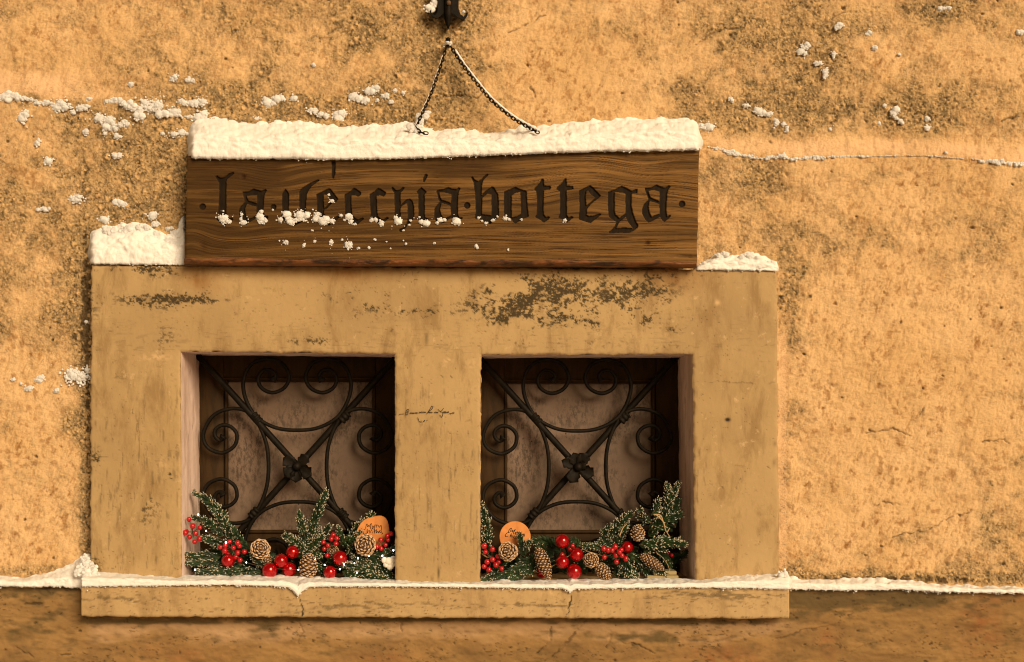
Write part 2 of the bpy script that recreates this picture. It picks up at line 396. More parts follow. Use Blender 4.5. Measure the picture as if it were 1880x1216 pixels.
link('plaster_wall', co, gridfaces(*X.shape, keep), M(mw), house, attrs=dict(dirt=di, pebble=pe, pink=pk, speck=sp, grit=gi, brown=bn))
def wallY(px, py):
    h_ = wall_fields(np.array([[float(px)]]), np.array([[float(py)]]))[0]
    return WY-float(h_[0, 0])
# plinth: thicker lower wall with a rounded top edge
PLY = .008
PCR = [[(1075, 1140), (1040, 1180), (1000, 1216)], [(1010, 1150), (1012, 1175), (985, 1200)], [(545, 1140), (555, 1160), (545, 1180)], [(1120, 1165), (1115, 1190)], [(30, 1190), (60, 1206)], [(1420, 1176), (1470, 1160), (1540, 1146)],
       [(1560, 1196), (1600, 1180), (1640, 1176)], [(1140, 1180), (1180, 1186), (1200, 1200)], [(740, 1140), (738, 1160)]]
gx2 = axis(-2300, -70, 1950, 4300, 2.0); gv = axis(0, 0, 170, 830, 1.8)
T_ = np.concatenate([-np.array([22., 18, 14, 10, 7, 4, 2]), gv])
X, TT = np.meshgrid(gx2, T_)
top = plin_y(X)+(fbm(X/20, X*0, 3, 8)-.5)*5
Yp = top+np.clip(TT, 0, None)
yd = PLY+np.where(TT < 0, np.abs(TT)/22*.055, 0)+.012*np.exp(-np.clip(TT, 0, None)/4)
hh = (fbm(X/130, Yp/60, 4, 121)-.5)*.014+(fbm(X/30, Yp/14, 4, 122)-.5)*.007+(fbm(X/8, Yp/5, 3, 123)-.5)*.0026
cr = cracks(X, Yp, PCR, 1.5)
dp, rp = voro(X/30+fbm(X/50, Yp/50, 2, 9)*2, Yp/22, 800); rp_ = .05+.14*((rp*7.7) % 1); pit = (1-sst(rp_*.6, rp_*1.2, dp*(1+.9*vn(X/6, Yp/3, 801))))*(rp > .85)
hh = (hh-.004*cr-.003*pit)*np.where(TT < 0, .2, 1)
co = P(X, Yp, yd); co[..., 1] -= hh
su = sst(1135, 1150, Yp)*(1-sst(1150, 1185, Yp+(fbm(X/60, Yp/20, 3, 5)-.5)*50))*sst(140, 190, X)*(1-sst(1400, 1500, X))
red = np.clip(gauss(X, Yp, [(1800, 1150, 40, 60, .8), (1850, 1090, 40, 14, .9), (1330, 1210, 70, 25, .8), (1520, 1180, 20, 30, .6), (330, 1205, 80, 22, .5), (700, 1212, 80, 15, .5)])*(fbm(X/15, Yp/15, 3, 6)*1.6-.2), 0, 1)
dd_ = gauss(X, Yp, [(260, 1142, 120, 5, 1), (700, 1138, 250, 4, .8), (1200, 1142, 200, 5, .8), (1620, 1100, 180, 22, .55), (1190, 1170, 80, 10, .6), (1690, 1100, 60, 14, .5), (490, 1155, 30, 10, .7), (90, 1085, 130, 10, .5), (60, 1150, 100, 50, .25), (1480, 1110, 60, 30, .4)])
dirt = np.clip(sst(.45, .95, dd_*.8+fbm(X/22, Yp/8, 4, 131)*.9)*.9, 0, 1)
speck = np.clip(.7*pit+.5*cr*sst(.35, .6, fbm(X/12, Yp/12, 2, 137))+.7*sst(.60, .74, fbm(X/8, Yp/3.2, 4, 133, .7))*sst(.42, .62, fbm(X/50, Yp/25, 2, 135)), 0, 1)
link('wall_plinth', co, gridfaces(*X.shape), M(mp_), house, attrs=dict(pink=su, red=red, dirt=dirt, speck=speck))

# window surround: flat smooth render frame, slightly irregular, with rounded arrises
LX = [[166, 332, 725, 883.5, 1271, 1427], [166, 331.5, 725, 883, 1272, 1428], [164.5, 333, 725.5, 882, 1277, 1432]]
LY = [[487, 488, 490, 492, 495, 497], [645, 645.5, 649.5, 651.5, 650.5, 652], [1080]*6]
MOLD = [(300, 548, 75, 16, 1.0), (350, 552, 60, 10, .7), (700, 550, 60, 22, .75), (600, 545, 30, 12, .3), (770, 572, 60, 14, .5), (950, 568, 80, 26, 1.0), (1085, 535, 90, 26, 1.2), (1000, 520, 70, 26, .9), (1160, 550, 65, 40, 1.0), (1040, 590, 130, 16, .5), (900, 545, 40, 20, .5), (590, 628, 90, 8, .5),
        (1000, 628, 160, 14, .3), (1242, 605, 20, 6, .5), (300, 620, 35, 26, .35), (262, 920, 40, 30, .38), (262, 980, 22, 40, .3), (176, 850, 12, 22, .7), (312, 868, 8, 26, .6), (230, 495, 60, 7, .6), (310, 500, 50, 12, .7), (1240, 640, 60, 6, .3),
        (800, 880, 40, 60, .12), (780, 985, 40, 30, .15), (1250, 505, 60, 10, .35), (170, 560, 12, 60, .3), (175, 1030, 14, 30, .45)]
SCR = [[(560, 492), (566, 520), (562, 548)], [(186, 838), (240, 842), (300, 848)], [(200, 695), (330, 698)], [(1272, 702), (1300, 700), (1428, 704)], [(735, 1040), (800, 1045)], [(745, 830), (765, 832)], [(885, 880), (872, 884)], [(757, 500), (760, 540)], [(200, 694), (250, 690), (328, 696)]]
def surround_fields(x, y):
    m = gauss(x, y, MOLD); base = fbm(x/9, y/6, 4, 203, .65); big = fbm(x/34, y/22, 3, 205)
    sc1 = sst(.55, .64, m*.20+fbm(x/6, y/4.6, 4, 203, .7)*.78+(big-.5)*.45)*np.clip(m*2.2, 0, 1)
    halo = np.clip(m, 0, 1)*.22*sst(.4, .7, big)
    fl = sst(.64, .76, fbm(x/20, y/2.6, 3, 207))*.22*sst(540, 640, y)*(1-sst(640, 660, y))
    mold = np.clip(sc1*.95+halo+fl, 0, 1)
    vs = sst(.60, .76, fbm(x/5, y/38, 4, 209, .65))*.4*sst(650, 760, y)*(x < 1300)
    mold = np.clip(mold+vs, 0, 1)
    pale = gauss(x, y, [(285, 656, 26, 6, .8), (822, 662, 8, 4, .8), (866, 668, 12, 12, .5), (1317, 556, 5, 5, .9), (300, 850, 8, 10, .5)])*sst(.4, .6, fbm(x/5, y/5, 3, 211))
    rust_shade = np.clip(gauss(x, y, [(370, 510, 32, 26, .75), (560, 498, 120, 8, .5), (640, 505, 70, 18, .45), (1235, 512, 60, 26, .6), (1000, 497, 300, 6, .6)])*(.4+fbm(x/9, y/14, 3, 213)), 0, 1)  # rusty stain, with the sign's shade painted in along the top edge
    edge = gauss(x, y, [(325, 900, 8, 300, .3)])*0
    cr = cracks(x, y, SCR, 1.0)*.8
    spk = np.clip(cr*.45*sst(.4, .6, fbm(x/12, y/12, 2, 217))+sst(.80, .86, fbm(x/4, y/3.4, 2, 215))*.5*sst(.45, .6, big)+gauss(x, y, [(1336, 771, 4.5, 3.2, 1.6), (805, 1052, 2.2, 12, .8), (783, 622, 3.5, 12, .45), (1423, 815, 4, 5, .4), (1421, 850, 3, 6, .4)])+edge, 0, 1)
    hgt = (fbm(x/110, y/110, 3, 221)-.5)*.004+(fbm(x/22, y/30, 3, 223)-.5)*.0014+(fbm(x/5, y/5, 2, 225)-.5)*.0004-.0014*sst(.3, .9, spk)-.0006*sc1
    return hgt, mold, np.clip(pale, 0, 1), rust_shade, spk
lx = np.array(LX); ly_ = np.array(LY, float)
ui = np.concatenate([np.linspace(i, i+1, max(2, int((lx[0][i+1]-lx[0][i])/1.8)), endpoint=False) for i in range(5)]+[[5.0]])
vi = np.concatenate([np.linspace(0, 1, 90, endpoint=False), np.linspace(1, 2, 240, endpoint=False), [2.0]])
U, Vv = np.meshgrid(ui, vi)
def bil(A, u, v):
    i = np.clip(np.floor(u).astype(int), 0, 4); j = np.clip(np.floor(v).astype(int), 0, 1); a = u-i; b = v-j
    return (A[j, i]*(1-a)+A[j, i+1]*a)*(1-b)+(A[j+1, i]*(1-a)+A[j+1, i+1]*a)*b
SX = bil(lx, U, Vv); SY = bil(ly_, U, Vv)
# distance to the nearest edge, for rounding and chips
inside1 = (Vv > 1)
eds = [np.abs(SX-bil(lx, U*0, Vv)), np.abs(bil(lx, U*0+5, Vv)-SX), np.abs(SY-bil(ly_, U, Vv*0))]
for k in (1, 2, 3, 4):
    dx_ = np.abs(SX-bil(lx, U*0+k, Vv)); dy_ = np.clip(bil(ly_, U, Vv*0+1)-SY, 0, None); eds.append(np.hypot(dx_, dy_))
for a, b in ((1, 2), (3, 4)):
    dy_ = np.abs(SY-bil(ly_, U, Vv*0+1)); dx_ = np.clip(np.maximum(bil(lx, U*0+a, Vv)-SX, SX-bil(lx, U*0+b, Vv)), 0, None); eds.append(np.hypot(dx_, dy_))
E = np.min(eds, 0)
hgt, mold, pale, rust_shade, spk = surround_fields(SX, SY)
jit = np.exp(-E/3.0)
SXj = SX+jit*(fbm(SX/12, SY/12, 4, 231)-.5)*4.5; SYj = SY+jit*(fbm(SX/12, SY/12, 4, 233)-.5)*4.5
yd = .004*np.exp(-E/1.6)+.0035*np.exp(-E/3)*sst(.5, .7, fbm(SX/14, SY/14, 3, 235))
co = P(SXj, SYj, 0); co[..., 1] += yd-hgt
cu = (U[:-1, :-1]+U[1:, 1:])/2; cv = (Vv[:-1, :-1]+Vv[1:, 1:])/2
keep = ~((cv > 1) & (((cu > 1) & (cu < 2)) | ((cu > 3) & (cu < 4))))
fs = [gridfaces(*U.shape, keep)]; verts = [co.reshape(-1, 3)]
at = {k: [v.ravel()] for k, v in dict(mold=mold, pale=pale, rust_shade=rust_shade, speck=spk).items()}
nv = co.size//3
def skirt(line, depth):                   # returns from the front arris back into the wall
    global nv
    a = line; b = a.copy(); b[:, 1] += .008; c_ = a.copy(); c_[:, 1] = depth
    v = np.stack([a, b, c_]); n = len(a)
    verts.append(v.reshape(-1, 3)); fs.append(gridfaces(3, n, off=nv)); nv += 3*n
    for k in at: at[k].append(np.zeros(3*n))
skirt(co[:, 0], .10); skirt(co[:, -1], .10); skirt(co[0], .10)
surround = link('window_surround', np.concatenate(verts), np.concatenate(fs), M(ms), house, attrs={k: np.concatenate(v) for k, v in at.items()})
# scribbled handwriting on the pillar
hw = MB(); q = lambda x, y: V(725+x/15.667, 735+y/15.667, -.0028)
def wav(x0, x1, y, a, n, seed):
    r = random.Random(seed); return [(x0+(x1-x0)*i/n, y+(a if i % 2 else -a)*r.uniform(.5, 1.1)) for i in range(n+1)]
strokes = [[(120, 420), (150, 400), (270, 395)], [(310, 410), (325, 330), (345, 280), (390, 265), (405, 310), (350, 335), (370, 370), (395, 355)], [(300, 410), (372, 416)], wav(430, 665, 370, 17, 15, 1), wav(695, 900, 348, 20, 12, 2),
           [(915, 400), (960, 330), (1020, 250), (1060, 165), (1085, 200), (1070, 250), (1000, 310), (945, 360), (935, 380)], wav(960, 1080, 350, 18, 7, 3), wav(1130, 1250, 350, 20, 6, 4), [(1240, 250), (1290, 310), (1350, 300), (1405, 225)],
           [(1270, 300), (1330, 335), (1385, 370), (1350, 490), (1290, 420)], wav(1390, 1550, 345, 24, 9, 5), [(1560, 390), (1630, 375), (1690, 345), (1705, 375), (1650, 385)], [(645, 500), (680, 545), (690, 600), (760, 632), (770, 610)], [(815, 625), (870, 565), (850, 610)], [(915, 590), (940, 570)]]
for s_ in strokes:
    p = crom(s_, 4); hw.tube([q(a, b) for a, b in p], [.00075*(.6+.5*random.random()) for _ in p], 5, squash=.4)
hw.build('handwriting', M(mink), surround)

# sill
sm_ = MB()
sgx = np.arange(149, 1451, 2.0); prof = []     # profile around the sill: top back, front top, front bottom, bottom back
tb = [(.24, 0), (.1, 0), (.0, 0), (-.040, 0), (-.046, 0), (-.050, 1.5), (-.052, 4)]+[(-.052, 4+k*2.0) for k in range(1, 26)]+[(-.052, 56), (-.050, 59), (-.046, 60.5), (.02, 60.5)]
SXg, K = np.meshgrid(sgx, np.arange(len(tb))); TBY = np.array([t[0] for t in tb])[K]; TBV = np.array([t[1] for t in tb])[K]
ft = np.interp(SXg, [149, 1450], [1075, 1078]); fb = np.interp(SXg, [149, 1450], [1133, 1137.5])
py = ft+(fb-ft)*TBV/60.5+(fbm(SXg/15, TBV*0, 3, 303)-.5)*4*(TBV > 55)
zz = P(SXg, py, -.052)
co = zz.copy(); co[..., 1] = TBY
px_ = SXg; co[..., 0] = (px_-VX)*sc(-.052)
hn = (fbm(px_/60, py/30, 3, 305)-.5)*.004+(fbm(px_/9, py/6, 3, 306)-.5)*.0018
crs = cracks(px_, py, [[(1048, 1085), (1050, 1105), (1040, 1128)], [(548, 1098), (553, 1115), (556, 1133)]], 1.1)
co[..., 1] -= np.where(TBV > 1, hn-.002*crs, 0)
mold = np.clip(sst(.52, .72, gauss(px_, py, [(850, 1110, 200, 8, .12), (1000, 1112, 90, 4, .25), (1300, 1095, 120, 14, .3), (620, 1115, 150, 12, .2), (230, 1100, 100, 14, .2)])+fbm(px_/14, py/3.5, 4, 307)*.75)*.6, 0, 1)
n1 = len(tb); n2 = len(sgx); cof = co.reshape(-1, 3); f = [tuple(t) for t in gridfaces(n1, n2, flip=True)]
ends = [tuple(i*n2 for i in range(n1)), tuple(i*n2+n2-1 for i in range(n1))[::-1]]
sill = link('window_sill', cof, f+ends, M(ms), house, attrs=dict(mold=mold, pale=mold*0+.12, rust_shade=mold*0, speck=np.clip(crs+.6*sst(.72, .8, fbm(px_/6, py/2.2, 3, 309)), 0, 1)), smooth=True)

# window openings: painted reveals, dark joinery, backing board, wrought iron grille
DEP = .245
def reveal(i0, i1):
    mbv = []; ff = []; off = 0
    def strip(p0, p1, nn, seed):
        nonlocal off
        t = np.linspace(0, 1, nn)[:, None]; dd = np.linspace(.003, DEP, 26)[None, :]
        px = p0[0]+(p1[0]-p0[0])*t+dd*0; py = p0[1]+(p1[1]-p0[1])*t+dd*0
        w = P(px, py, 0); w[..., 1] = dd
        n_ = (fbm(t*nn/14+dd*30, dd*60+t*0+seed, 3, seed)-.5)*.005*sst(0, .03, dd)
        if abs(p1[0]-p0[0]) < 20: w[..., 0] += n_
        else: w[..., 2] += n_
        mbv.append(w.reshape(-1, 3)); ff.append(gridfaces(nn, 26, off=off)); off += nn*26
    a = (LX[1][i0], LY[1][i0]); b = (LX[1][i1], LY[1][i1]); c_ = (LX[2][i1], 1080); d_ = (LX[2][i0], 1080)
    strip(a, b, 180, 401); strip(b, c_, 200, 402); strip(d_, a, 200, 403)
    link('window_reveal', np.concatenate(mbv), np.concatenate(ff), M(mr), house)
    s = 1.0; XL = (a[0]-VX)*PX; XR = (c_[0]-VX)*PX; ZT = CAMZ+(VY-(a[1]+b[1])/2)*PX; ZB = CAMZ+(VY-1077)*PX
    q = PX*1.075; t = 44*q; FY = .212
    fr = MB()
    fr.box((XL-.02, FY, ZB-.01), (XL+t, FY+.03, ZT+.02), 0, .002); fr.box((XR-t, FY, ZB-.01), (XR+.02, FY+.03, ZT+.02), 0, .002)
    fr.box((XL+t, FY+.001, ZT-40*q), (XR-t, FY+.03, ZT+.02), 0, .002); fr.box((XL+t, FY+.001, ZB-.01), (XR-t, FY+.03, ZB+74*q), 0, .002)
    for (x0, x1, z0, z1) in ((XL+t, XL+t+.010, ZB+74*q, ZT-40*q), (XR-t-.010, XR-t, ZB+74*q, ZT-40*q), (XL+t+.01, XR-t-.01, ZT-40*q-.010, ZT-40*q), (XL+t+.01, XR-t-.01, ZB+74*q, ZB+74*q+.010)):
        fr.box((x0, FY+.008, z0), (x1, FY+.028, z1), 0, .004)
    fr.box((XL+t, FY-.004, ZT-43*q), (XR-t, FY+.004, ZT-39*q), 0, .002); fr.box((XL+t, FY-.004, ZB+60*q), (XR-t, FY+.004, ZB+66*q), 0, .002)
    wf = fr.build('window_frame', M(mj), house, (XL+(XR-XL)/2, FY, ZB))
    nx = 120; gxx, gzz = np.meshgrid(np.linspace(XL+t-.01, XR-t+.01, nx), np.linspace(ZT-35*q, ZB+68*q, nx))
    yy = FY+.022+(fbm(gxx*14, gzz*14, 3, 411+i0)-.5)*.006
    link('backing_board', np.stack([gxx, yy, gzz], -1), gridfaces(nx, nx), M(mb), wf)
reveal(1, 2); reveal(3, 4)

HC = [(0, -65), (-40, -70), (-75, -90), (-95, -125), (-98, -158), (-84, -186), (-55, -196), (-28, -188), (-15, -164), (-24, -143), (-46, -134), (-66, -143), (-72, -160), (-62, -175), (-48, -175), (-40, -165), (-46, -156)]
VC = [(-53, 0), (-57, -40), (-72, -78), (-92, -100), (-123, -105), (-155, -92), (-173, -60), (-166, -35), (-140, -24), (-117, -36), (-112, -57), (-122, -71), (-138, -75), (-151, -67), (-152, -55), (-143, -47), (-136, -54)]
def petal(mbd, c0, ang, ln, wd, lift, m=0):
    """a cupped forged leaf"""
    nu, nvv = 7, 5; vs = []
    ca, sa = math.cos(ang), math.sin(ang)
    for side in (0, 1):
        for i in range(nu):
            t = i/(nu-1); w = wd*min(1, .3+t*1.3)*(1 if t < .85 else (1-t)*6.6*.45+.55)*(1+.12*math.sin(t*17))
            for j in range(nvv):
                s_ = (j/(nvv-1)-.5)*2; r_ = t*ln*(1-.12*abs(s_)); y_ = -lift*math.sin(t*1.9)-abs(s_)**2*.004+(.0025 if side else 0)
                vs.append((c0[0]+ca*r_-sa*s_*w*.5, c0[1]+y_, c0[2]+sa*r_+ca*s_*w*.5))
    n_ = nu*nvv; f = []
    for i in range(nu-1):
        for j in range(nvv-1):
            a = i*nvv+j; f += [(a, a+1, a+nvv+1, a+nvv), (n_+a, n_+a+nvv, n_+a+nvv+1, n_+a+1)]
    for i in range(nu-1):
        for j in (0, nvv-1):
            a = i*nvv+j; f.append((a, a+nvv, n_+a+nvv, n_+a))
    for j in range(nvv-1):
        a = (nu-1)*nvv+j; f.append((a, a+1, n_+a+1, n_+a))
    mbd.add(vs, f, m)
def grille(cx, cy, petals, dx, tiltlabel):
    GY = .178; s = sc(GY); O = V(cx, cy, GY)
    W_ = lambda x, y, dy=0: (O[0]+x*s+dy*0, O[1]+dy, O[2]-y*s)
    base = MB()
    base.tube([W_(x*t, y*t, -.004) for (x, y) in [(184, 204)] for t in np.linspace(-1, 1, 24)], 6.0*s, 6)
    base.tube([W_(x*t, y*t, .004) for (x, y) in [(184, -204)] for t in np.linspace(-1, 1, 24)], 6.0*s, 6)
    g = base.build('window_grille', M(mi), house, tuple(O))
    rr = random.Random(int(cx))
    for half, mx, my in ((HC, 1, 1), (HC, 1, -1), (VC, 1, 1), (VC, -1, 1)):
        vert = half is VC; k = -1 if not vert else 1
        h2 = [(x*mx, y*my) for x, y in half]; oth = [(x, -y) if vert else (-x, y) for x, y in h2[1:]]
        off = rr.uniform(-1.5, 1.5)
        path = crom(oth[::-1]+h2, 6); n = len(path)
        rad = np.array([3.7*s]*n); rad[:6] *= np.linspace(2.1, 1, 6); rad[-6:] *= np.linspace(1, 2.1, 6)
        m = MB(); m.tube([W_(x+off, y+off*.6, .0035*math.sin(i/n*9)) for i, (x, y) in enumerate(path)], rad, 8, squash=1.2)
        m.build('scroll', M(mi), g)
    for (x, y) in ((-76, -88), (86, -90), (-80, 86), (82, 88)):
        m = MB(); L = math.hypot(x, y); ux, uy = x/L, y/L
        prof = [(-10, 6), (-9, 8.6), (-6, 8.8), (-5, 7.4), (-2, 7.6), (-1, 9), (2, 9), (3, 7.6), (6, 7.6), (7, 8.8), (9, 8.6), (10, 6)]
        m.tube([W_(x+ux*a, y+uy*a, -.002) for a, b in prof], [b*s for a, b in prof], 8)
        m.build('collar', M(mi), g)
    m = MB()
    for a, ln, wd in petals: petal(m, (O[0], O[1]-.012, O[2]), R(a), ln*s, wd*s, .010)
    m.tube([W_(0, 0, -.012), W_(0, 0, -.024), W_(0, 0, -.030), W_(0, 0, -.033)], [9*s, 8*s, 6*s, 2*s], 12)
    m.build('rosette', M(mi), g)
grille(547, 856, [(147, 30, 24), (45, 30, 20), (215, 29, 23), (266, 30, 22), (-32, 32, 24)], 0, '')
grille(1060, 857, [(108, 28, 22), (158, 33, 20), (58, 31, 22), (-30, 33, 24), (242, 33, 24), (20, 16, 16)], 0, '')

# ------------------------------------------------------------------ hanging sign
POLY = []
def reg(ox, oy, k, items):
    for it in items:
        sgn, pts = it
        if isinstance(pts[0], (int, float)): a, b, r_ = pts; pts = [(a+r_*math.cos(t*math.pi/9), b+r_*math.sin(t*math.pi/9)) for t in range(18)]
        POLY.append((sgn, [(ox+x/k, oy+y/k) for x, y in pts]))
reg(350, 310, 10.131, [(1, (220, 705, 58)),
 (1, [(460,150),(490,130),(540,165),(590,172),(640,150),(700,95),(790,62),(812,85),(740,140),(680,185),(660,230),(658,400),(660,850),(700,930),(760,915),(790,945),(750,975),(690,960),(640,1060),(560,1010),(480,945),(515,850),(515,700),(530,500),(525,260)]),
 (1, [(965,430),(1080,425),(1165,372),(1240,395),(1310,415),(1395,380),(1412,400),(1375,470),(1360,560),(1350,800),(1380,880),(1430,880),(1440,910),(1340,1060),(1270,980),(1225,900),(1180,940),(1060,1010),(1030,1050),(960,990),(905,880),(895,780),(930,700),(1010,620),(990,540),(970,470)]),
 (-1, [(1040,500),(1160,485),(1235,485),(1235,645),(1160,625),(1075,600),(1045,540)]), (-1, [(1045,650),(1130,680),(1225,700),(1225,870),(1130,920),(1060,940),(1020,860),(1005,740)]), (1, (1540, 715, 52))])
reg(500, 310, 10.131, [(1, [(240,375),(280,420),(310,490),(300,800),(320,900),(420,920),(500,870),(510,820),(500,650),(500,430),(540,370),(700,265),(850,200),(880,215),(830,250),(740,310),(670,400),(635,480),(620,680),(630,830),(670,880),(560,980),(450,1040),(380,1070),(300,1000),(200,950),(150,920),(190,820),(175,620),(185,470),(210,420)]),
 (1, [(815,480),(930,425),(1040,370),(1080,375),(1120,430),(1220,560),(1190,610),(1110,630),(1010,740),(960,760),(950,830),(1000,890),(1100,950),(1190,890),(1260,850),(1270,880),(1180,960),(1050,1060),(950,1010),(800,950),(830,830),(830,600)]),
 (-1, [(950,480),(1010,480),(1110,600),(960,740),(950,600)])])
reg(620, 310, 10.131, [(1, [(125,480),(200,450),(300,360),(340,375),(430,440),(430,480),(380,520),(330,495),(250,495),(250,700),(265,850),(320,920),(370,950),(460,910),(485,930),(370,1030),(300,1040),(130,900),(140,800),(130,600)]),
 (1, [(590,480),(670,430),(750,360),(800,380),(895,440),(880,490),(850,515),(790,495),(720,500),(725,700),(740,880),(800,940),(840,950),(920,900),(945,920),(850,1000),(800,1040),(600,930),(615,850),(600,600)]),
 (1, [(1000,350),(1030,350),(1070,395),(1110,400),(1160,390),(1210,345),(1240,355),(1200,410),(1165,440),(1165,680),(1280,575),(1340,560),(1390,610),(1415,700),(1420,860),(1390,950),(1320,1040),(1230,1120),(1180,1175),(1140,1160),(1150,1125),(1220,1100),(1280,1020),(1300,920),(1300,720),(1290,630),(1270,640),(1180,700),(1165,740),(1165,900),(1185,980),(1130,1060),(1040,970),(1055,900),(1060,700),(1050,450),(1010,390)])])
reg(750, 310, 10.131, [(1, [(300,110),(330,100),(355,120),(320,200),(295,245),(265,240),(275,180)]), (1, [(150,430),(235,345),(335,430),(295,475),(300,900),(350,930),(385,940),(330,1000),(260,1050),(175,920),(185,880),(183,475)]),
 (1, [(515,420),(545,400),(640,385),(735,345),(800,370),(890,390),(930,350),(962,370),(930,430),(915,560),(915,850),(945,910),(1000,905),(1000,930),(890,1040),(830,960),(780,910),(680,985),(600,1020),(500,960),(480,900),(485,740),(530,680),(585,610),(550,560),(545,500)]),
 (-1, [(570,435),(660,435),(800,475),(790,640),(680,600),(610,580),(575,500)]), (-1, [(610,640),(680,650),(780,690),(790,870),(660,940),(610,870),(580,760)]), (1, (1090, 685, 58))])
reg(860, 310, 10.131, [(1, [(50,165),(75,145),(115,205),(180,232),(240,200),(280,150),(355,95),(370,115),(290,190),(255,260),(245,400),(240,500),(300,430),(430,335),(470,345),(550,480),(560,600),(565,900),(480,950),(400,1030),(330,1010),(230,940),(115,920),(135,830),(130,500),(95,260)]),
 (-1, [(255,540),(350,460),(430,480),(430,870),(350,860),(250,850)]),
 (1, [(660,430),(760,390),(870,340),(950,375),(1080,420),(1095,700),(1120,890),(990,940),(870,1020),(840,1000),(790,920),(665,880),(660,700)]), (-1, [(800,500),(870,450),(965,430),(975,640),(980,840),(900,890),(800,910)]),
 (1, [(1365,185),(1395,190),(1405,315),(1520,320),(1535,350),(1515,385),(1400,400),(1395,600),(1395,850),(1440,900),(1490,890),(1515,905),(1480,950),(1400,1000),(1350,960),(1240,900),(1270,850),(1280,600),(1260,410),(1225,400),(1235,360),(1320,270)])])
reg(970, 310, 10.131, [(1, [(680,180),(705,180),(715,315),(830,325),(835,380),(710,400),(710,600),(715,870),(750,910),(800,885),(835,905),(720,1000),(680,960),(560,910),(590,840),(590,420),(520,380),(540,340),(620,270)]),
 (1, [(945,410),(1050,360),(1130,315),(1160,315),(1200,350),(1345,500),(1320,530),(1280,560),(1170,650),(1100,730),(1085,760),(1080,860),(1120,880),(1200,880),(1330,835),(1350,855),(1230,950),(1160,1010),(1080,990),(935,940),(945,850),(955,700),(950,500)]),
 (-1, [(1070,420),(1110,400),(1170,480),(1250,540),(1080,690),(1065,560)])])
reg(1100, 310, 9.0056, [(1, [(148,385),(240,355),(370,285),(430,310),(540,370),(600,340),(630,335),(630,405),(540,405),(530,600),(555,720),(600,860),(645,935),(635,975),(560,1030),(490,1060),(350,1055),(170,1070),(165,1045),(250,970),(285,880),(160,790),(145,600)]),
 (-1, [(255,385),(370,390),(435,410),(440,740),(380,780),(335,820),(270,760),(255,700)]), (-1, [(330,880),(440,790),(480,880),(560,985),(430,975),(275,985),(300,940)]),
 (1, [(755,315),(850,315),(950,265),(1020,300),(1090,315),(1150,280),(1180,290),(1140,350),(1120,430),(1110,700),(1125,790),(1170,765),(1185,785),(1080,880),(1050,860),(1005,790),(920,840),(820,890),(770,850),(715,750),(710,670),(740,590),(820,510),(790,430),(760,350)]),
 (-1, [(815,365),(900,350),(1000,375),(1000,540),(930,510),(850,475),(820,410)]), (-1, [(830,530),(900,550),(1000,580),(1000,745),(920,770),(870,800),(830,720),(815,620)]), (1, (1370, 583, 52))])
POLY.append((1, [(609, 296), (616, 296), (615.5, 318), (612, 328), (609, 326)]))
def inpoly(x, y, pts):
    r_ = np.zeros(x.shape, bool)
    for (ax, ay), (bx, by) in zip(pts, pts[1:]+pts[:1]):
        if ay == by: continue
        r_ ^= ((ay > y) != (by > y)) & (x < (bx-ax)*(y-ay)/(by-ay)+ax)
    return r_
BF, BB = -.052, .006                       # front and back of the board
root = empty('hanging_sign', tuple(V(811, 488, -.02)), 'long oak board with carved blackletter wording hung by two chains above the windows', 'sign')
ns, ntt = 1200, 262
S, T2 = np.meshgrid(np.linspace(0, 1, ns), np.linspace(0, 1, ntt))
tl, tr, br, bl = (346, 286), (1284.5, 272), (1279, 480.5), (338, 474.5)
wv = (fbm(S*26, S*0, 4, 501)-.5)*7
bx = (tl[0]*(1-S)+tr[0]*S)*(1-T2)+(bl[0]*(1-S)+br[0]*S)*T2
by = (tl[1]*(1-S)+tr[1]*S)*(1-T2)+(bl[1]*(1-S)+br[1]*S+wv)*T2
bx = bx+((fbm(by/30, by*0+2, 3, 503)-.5)*3)*(np.exp(-S*60)+np.exp(-(1-S)*60))
car = np.zeros(bx.shape)
for sg, pts in POLY:
    xs = [p[0] for p in pts]; ys = [p[1] for p in pts]
    sel = (bx > min(xs)-1) & (bx < max(xs)+1) & (by > min(ys)-1) & (by < max(ys)+1)
    car[sel] = np.where(inpoly(bx[sel], by[sel], pts), 1.0 if sg > 0 else 0.0, car[sel])
c2 = car.copy(); c2[1:-1, 1:-1] = (car[1:-1, 1:-1]*4+car[:-2, 1:-1]+car[2:, 1:-1]+car[1:-1, :-2]+car[1:-1, 2:])/8
# grain: coordinates bent round knots
gyv = by+0*bx
for kx, ky, sx, sy, A in ((1085, 345, 110, 50, 30), (505, 330, 55, 30, -14), (352, 440, 30, 30, 12), (700, 330, 160, 60, 6), (1180, 300, 60, 30, -12), (610, 400, 80, 30, -8), (900, 380, 90, 40, 9), (440, 430, 60, 30, -9), (1240, 350, 60, 60, 8)):
    gyv = gyv+A*np.exp(-((bx-kx)/sx)**2-((by-ky)/sy)**2)
gyv = gyv+(fbm(bx/380, by/80, 3, 511)-.5)*12
g1 = fbm(bx/80, gyv/1.3, 3, 513, .6); g2 = fbm(bx/140, gyv/6, 3, 515); g3 = fbm(bx/34, gyv/1.1, 2, 517)
dline = 1-sst(.03, .14, np.abs(((gyv/5.5+(fbm(bx/260, gyv/40, 2, 519))*2.0) % 1)-.5))
grain = np.clip(sst(.50, .72, g1)*.75+dline*.32*sst(.35, .6, g2)+.3*sst(.6, .8, g3), 0, 1)
light = np.clip(.05+.50*(bx-338)/940+(g2-.5)*1.3+.55*np.exp(-((bx-1085)/110)**2-((by-315)/22)**2)+(.12)*sst(415, 460, by)-.25*np.exp(-((by-290)/16)**2)-.30*np.exp(-((bx-1085)/55)**2-((by-352)/16)**2)-.3*np.exp(-((bx-500)/30)**2-((by-305)/30)**2), 0, 1)
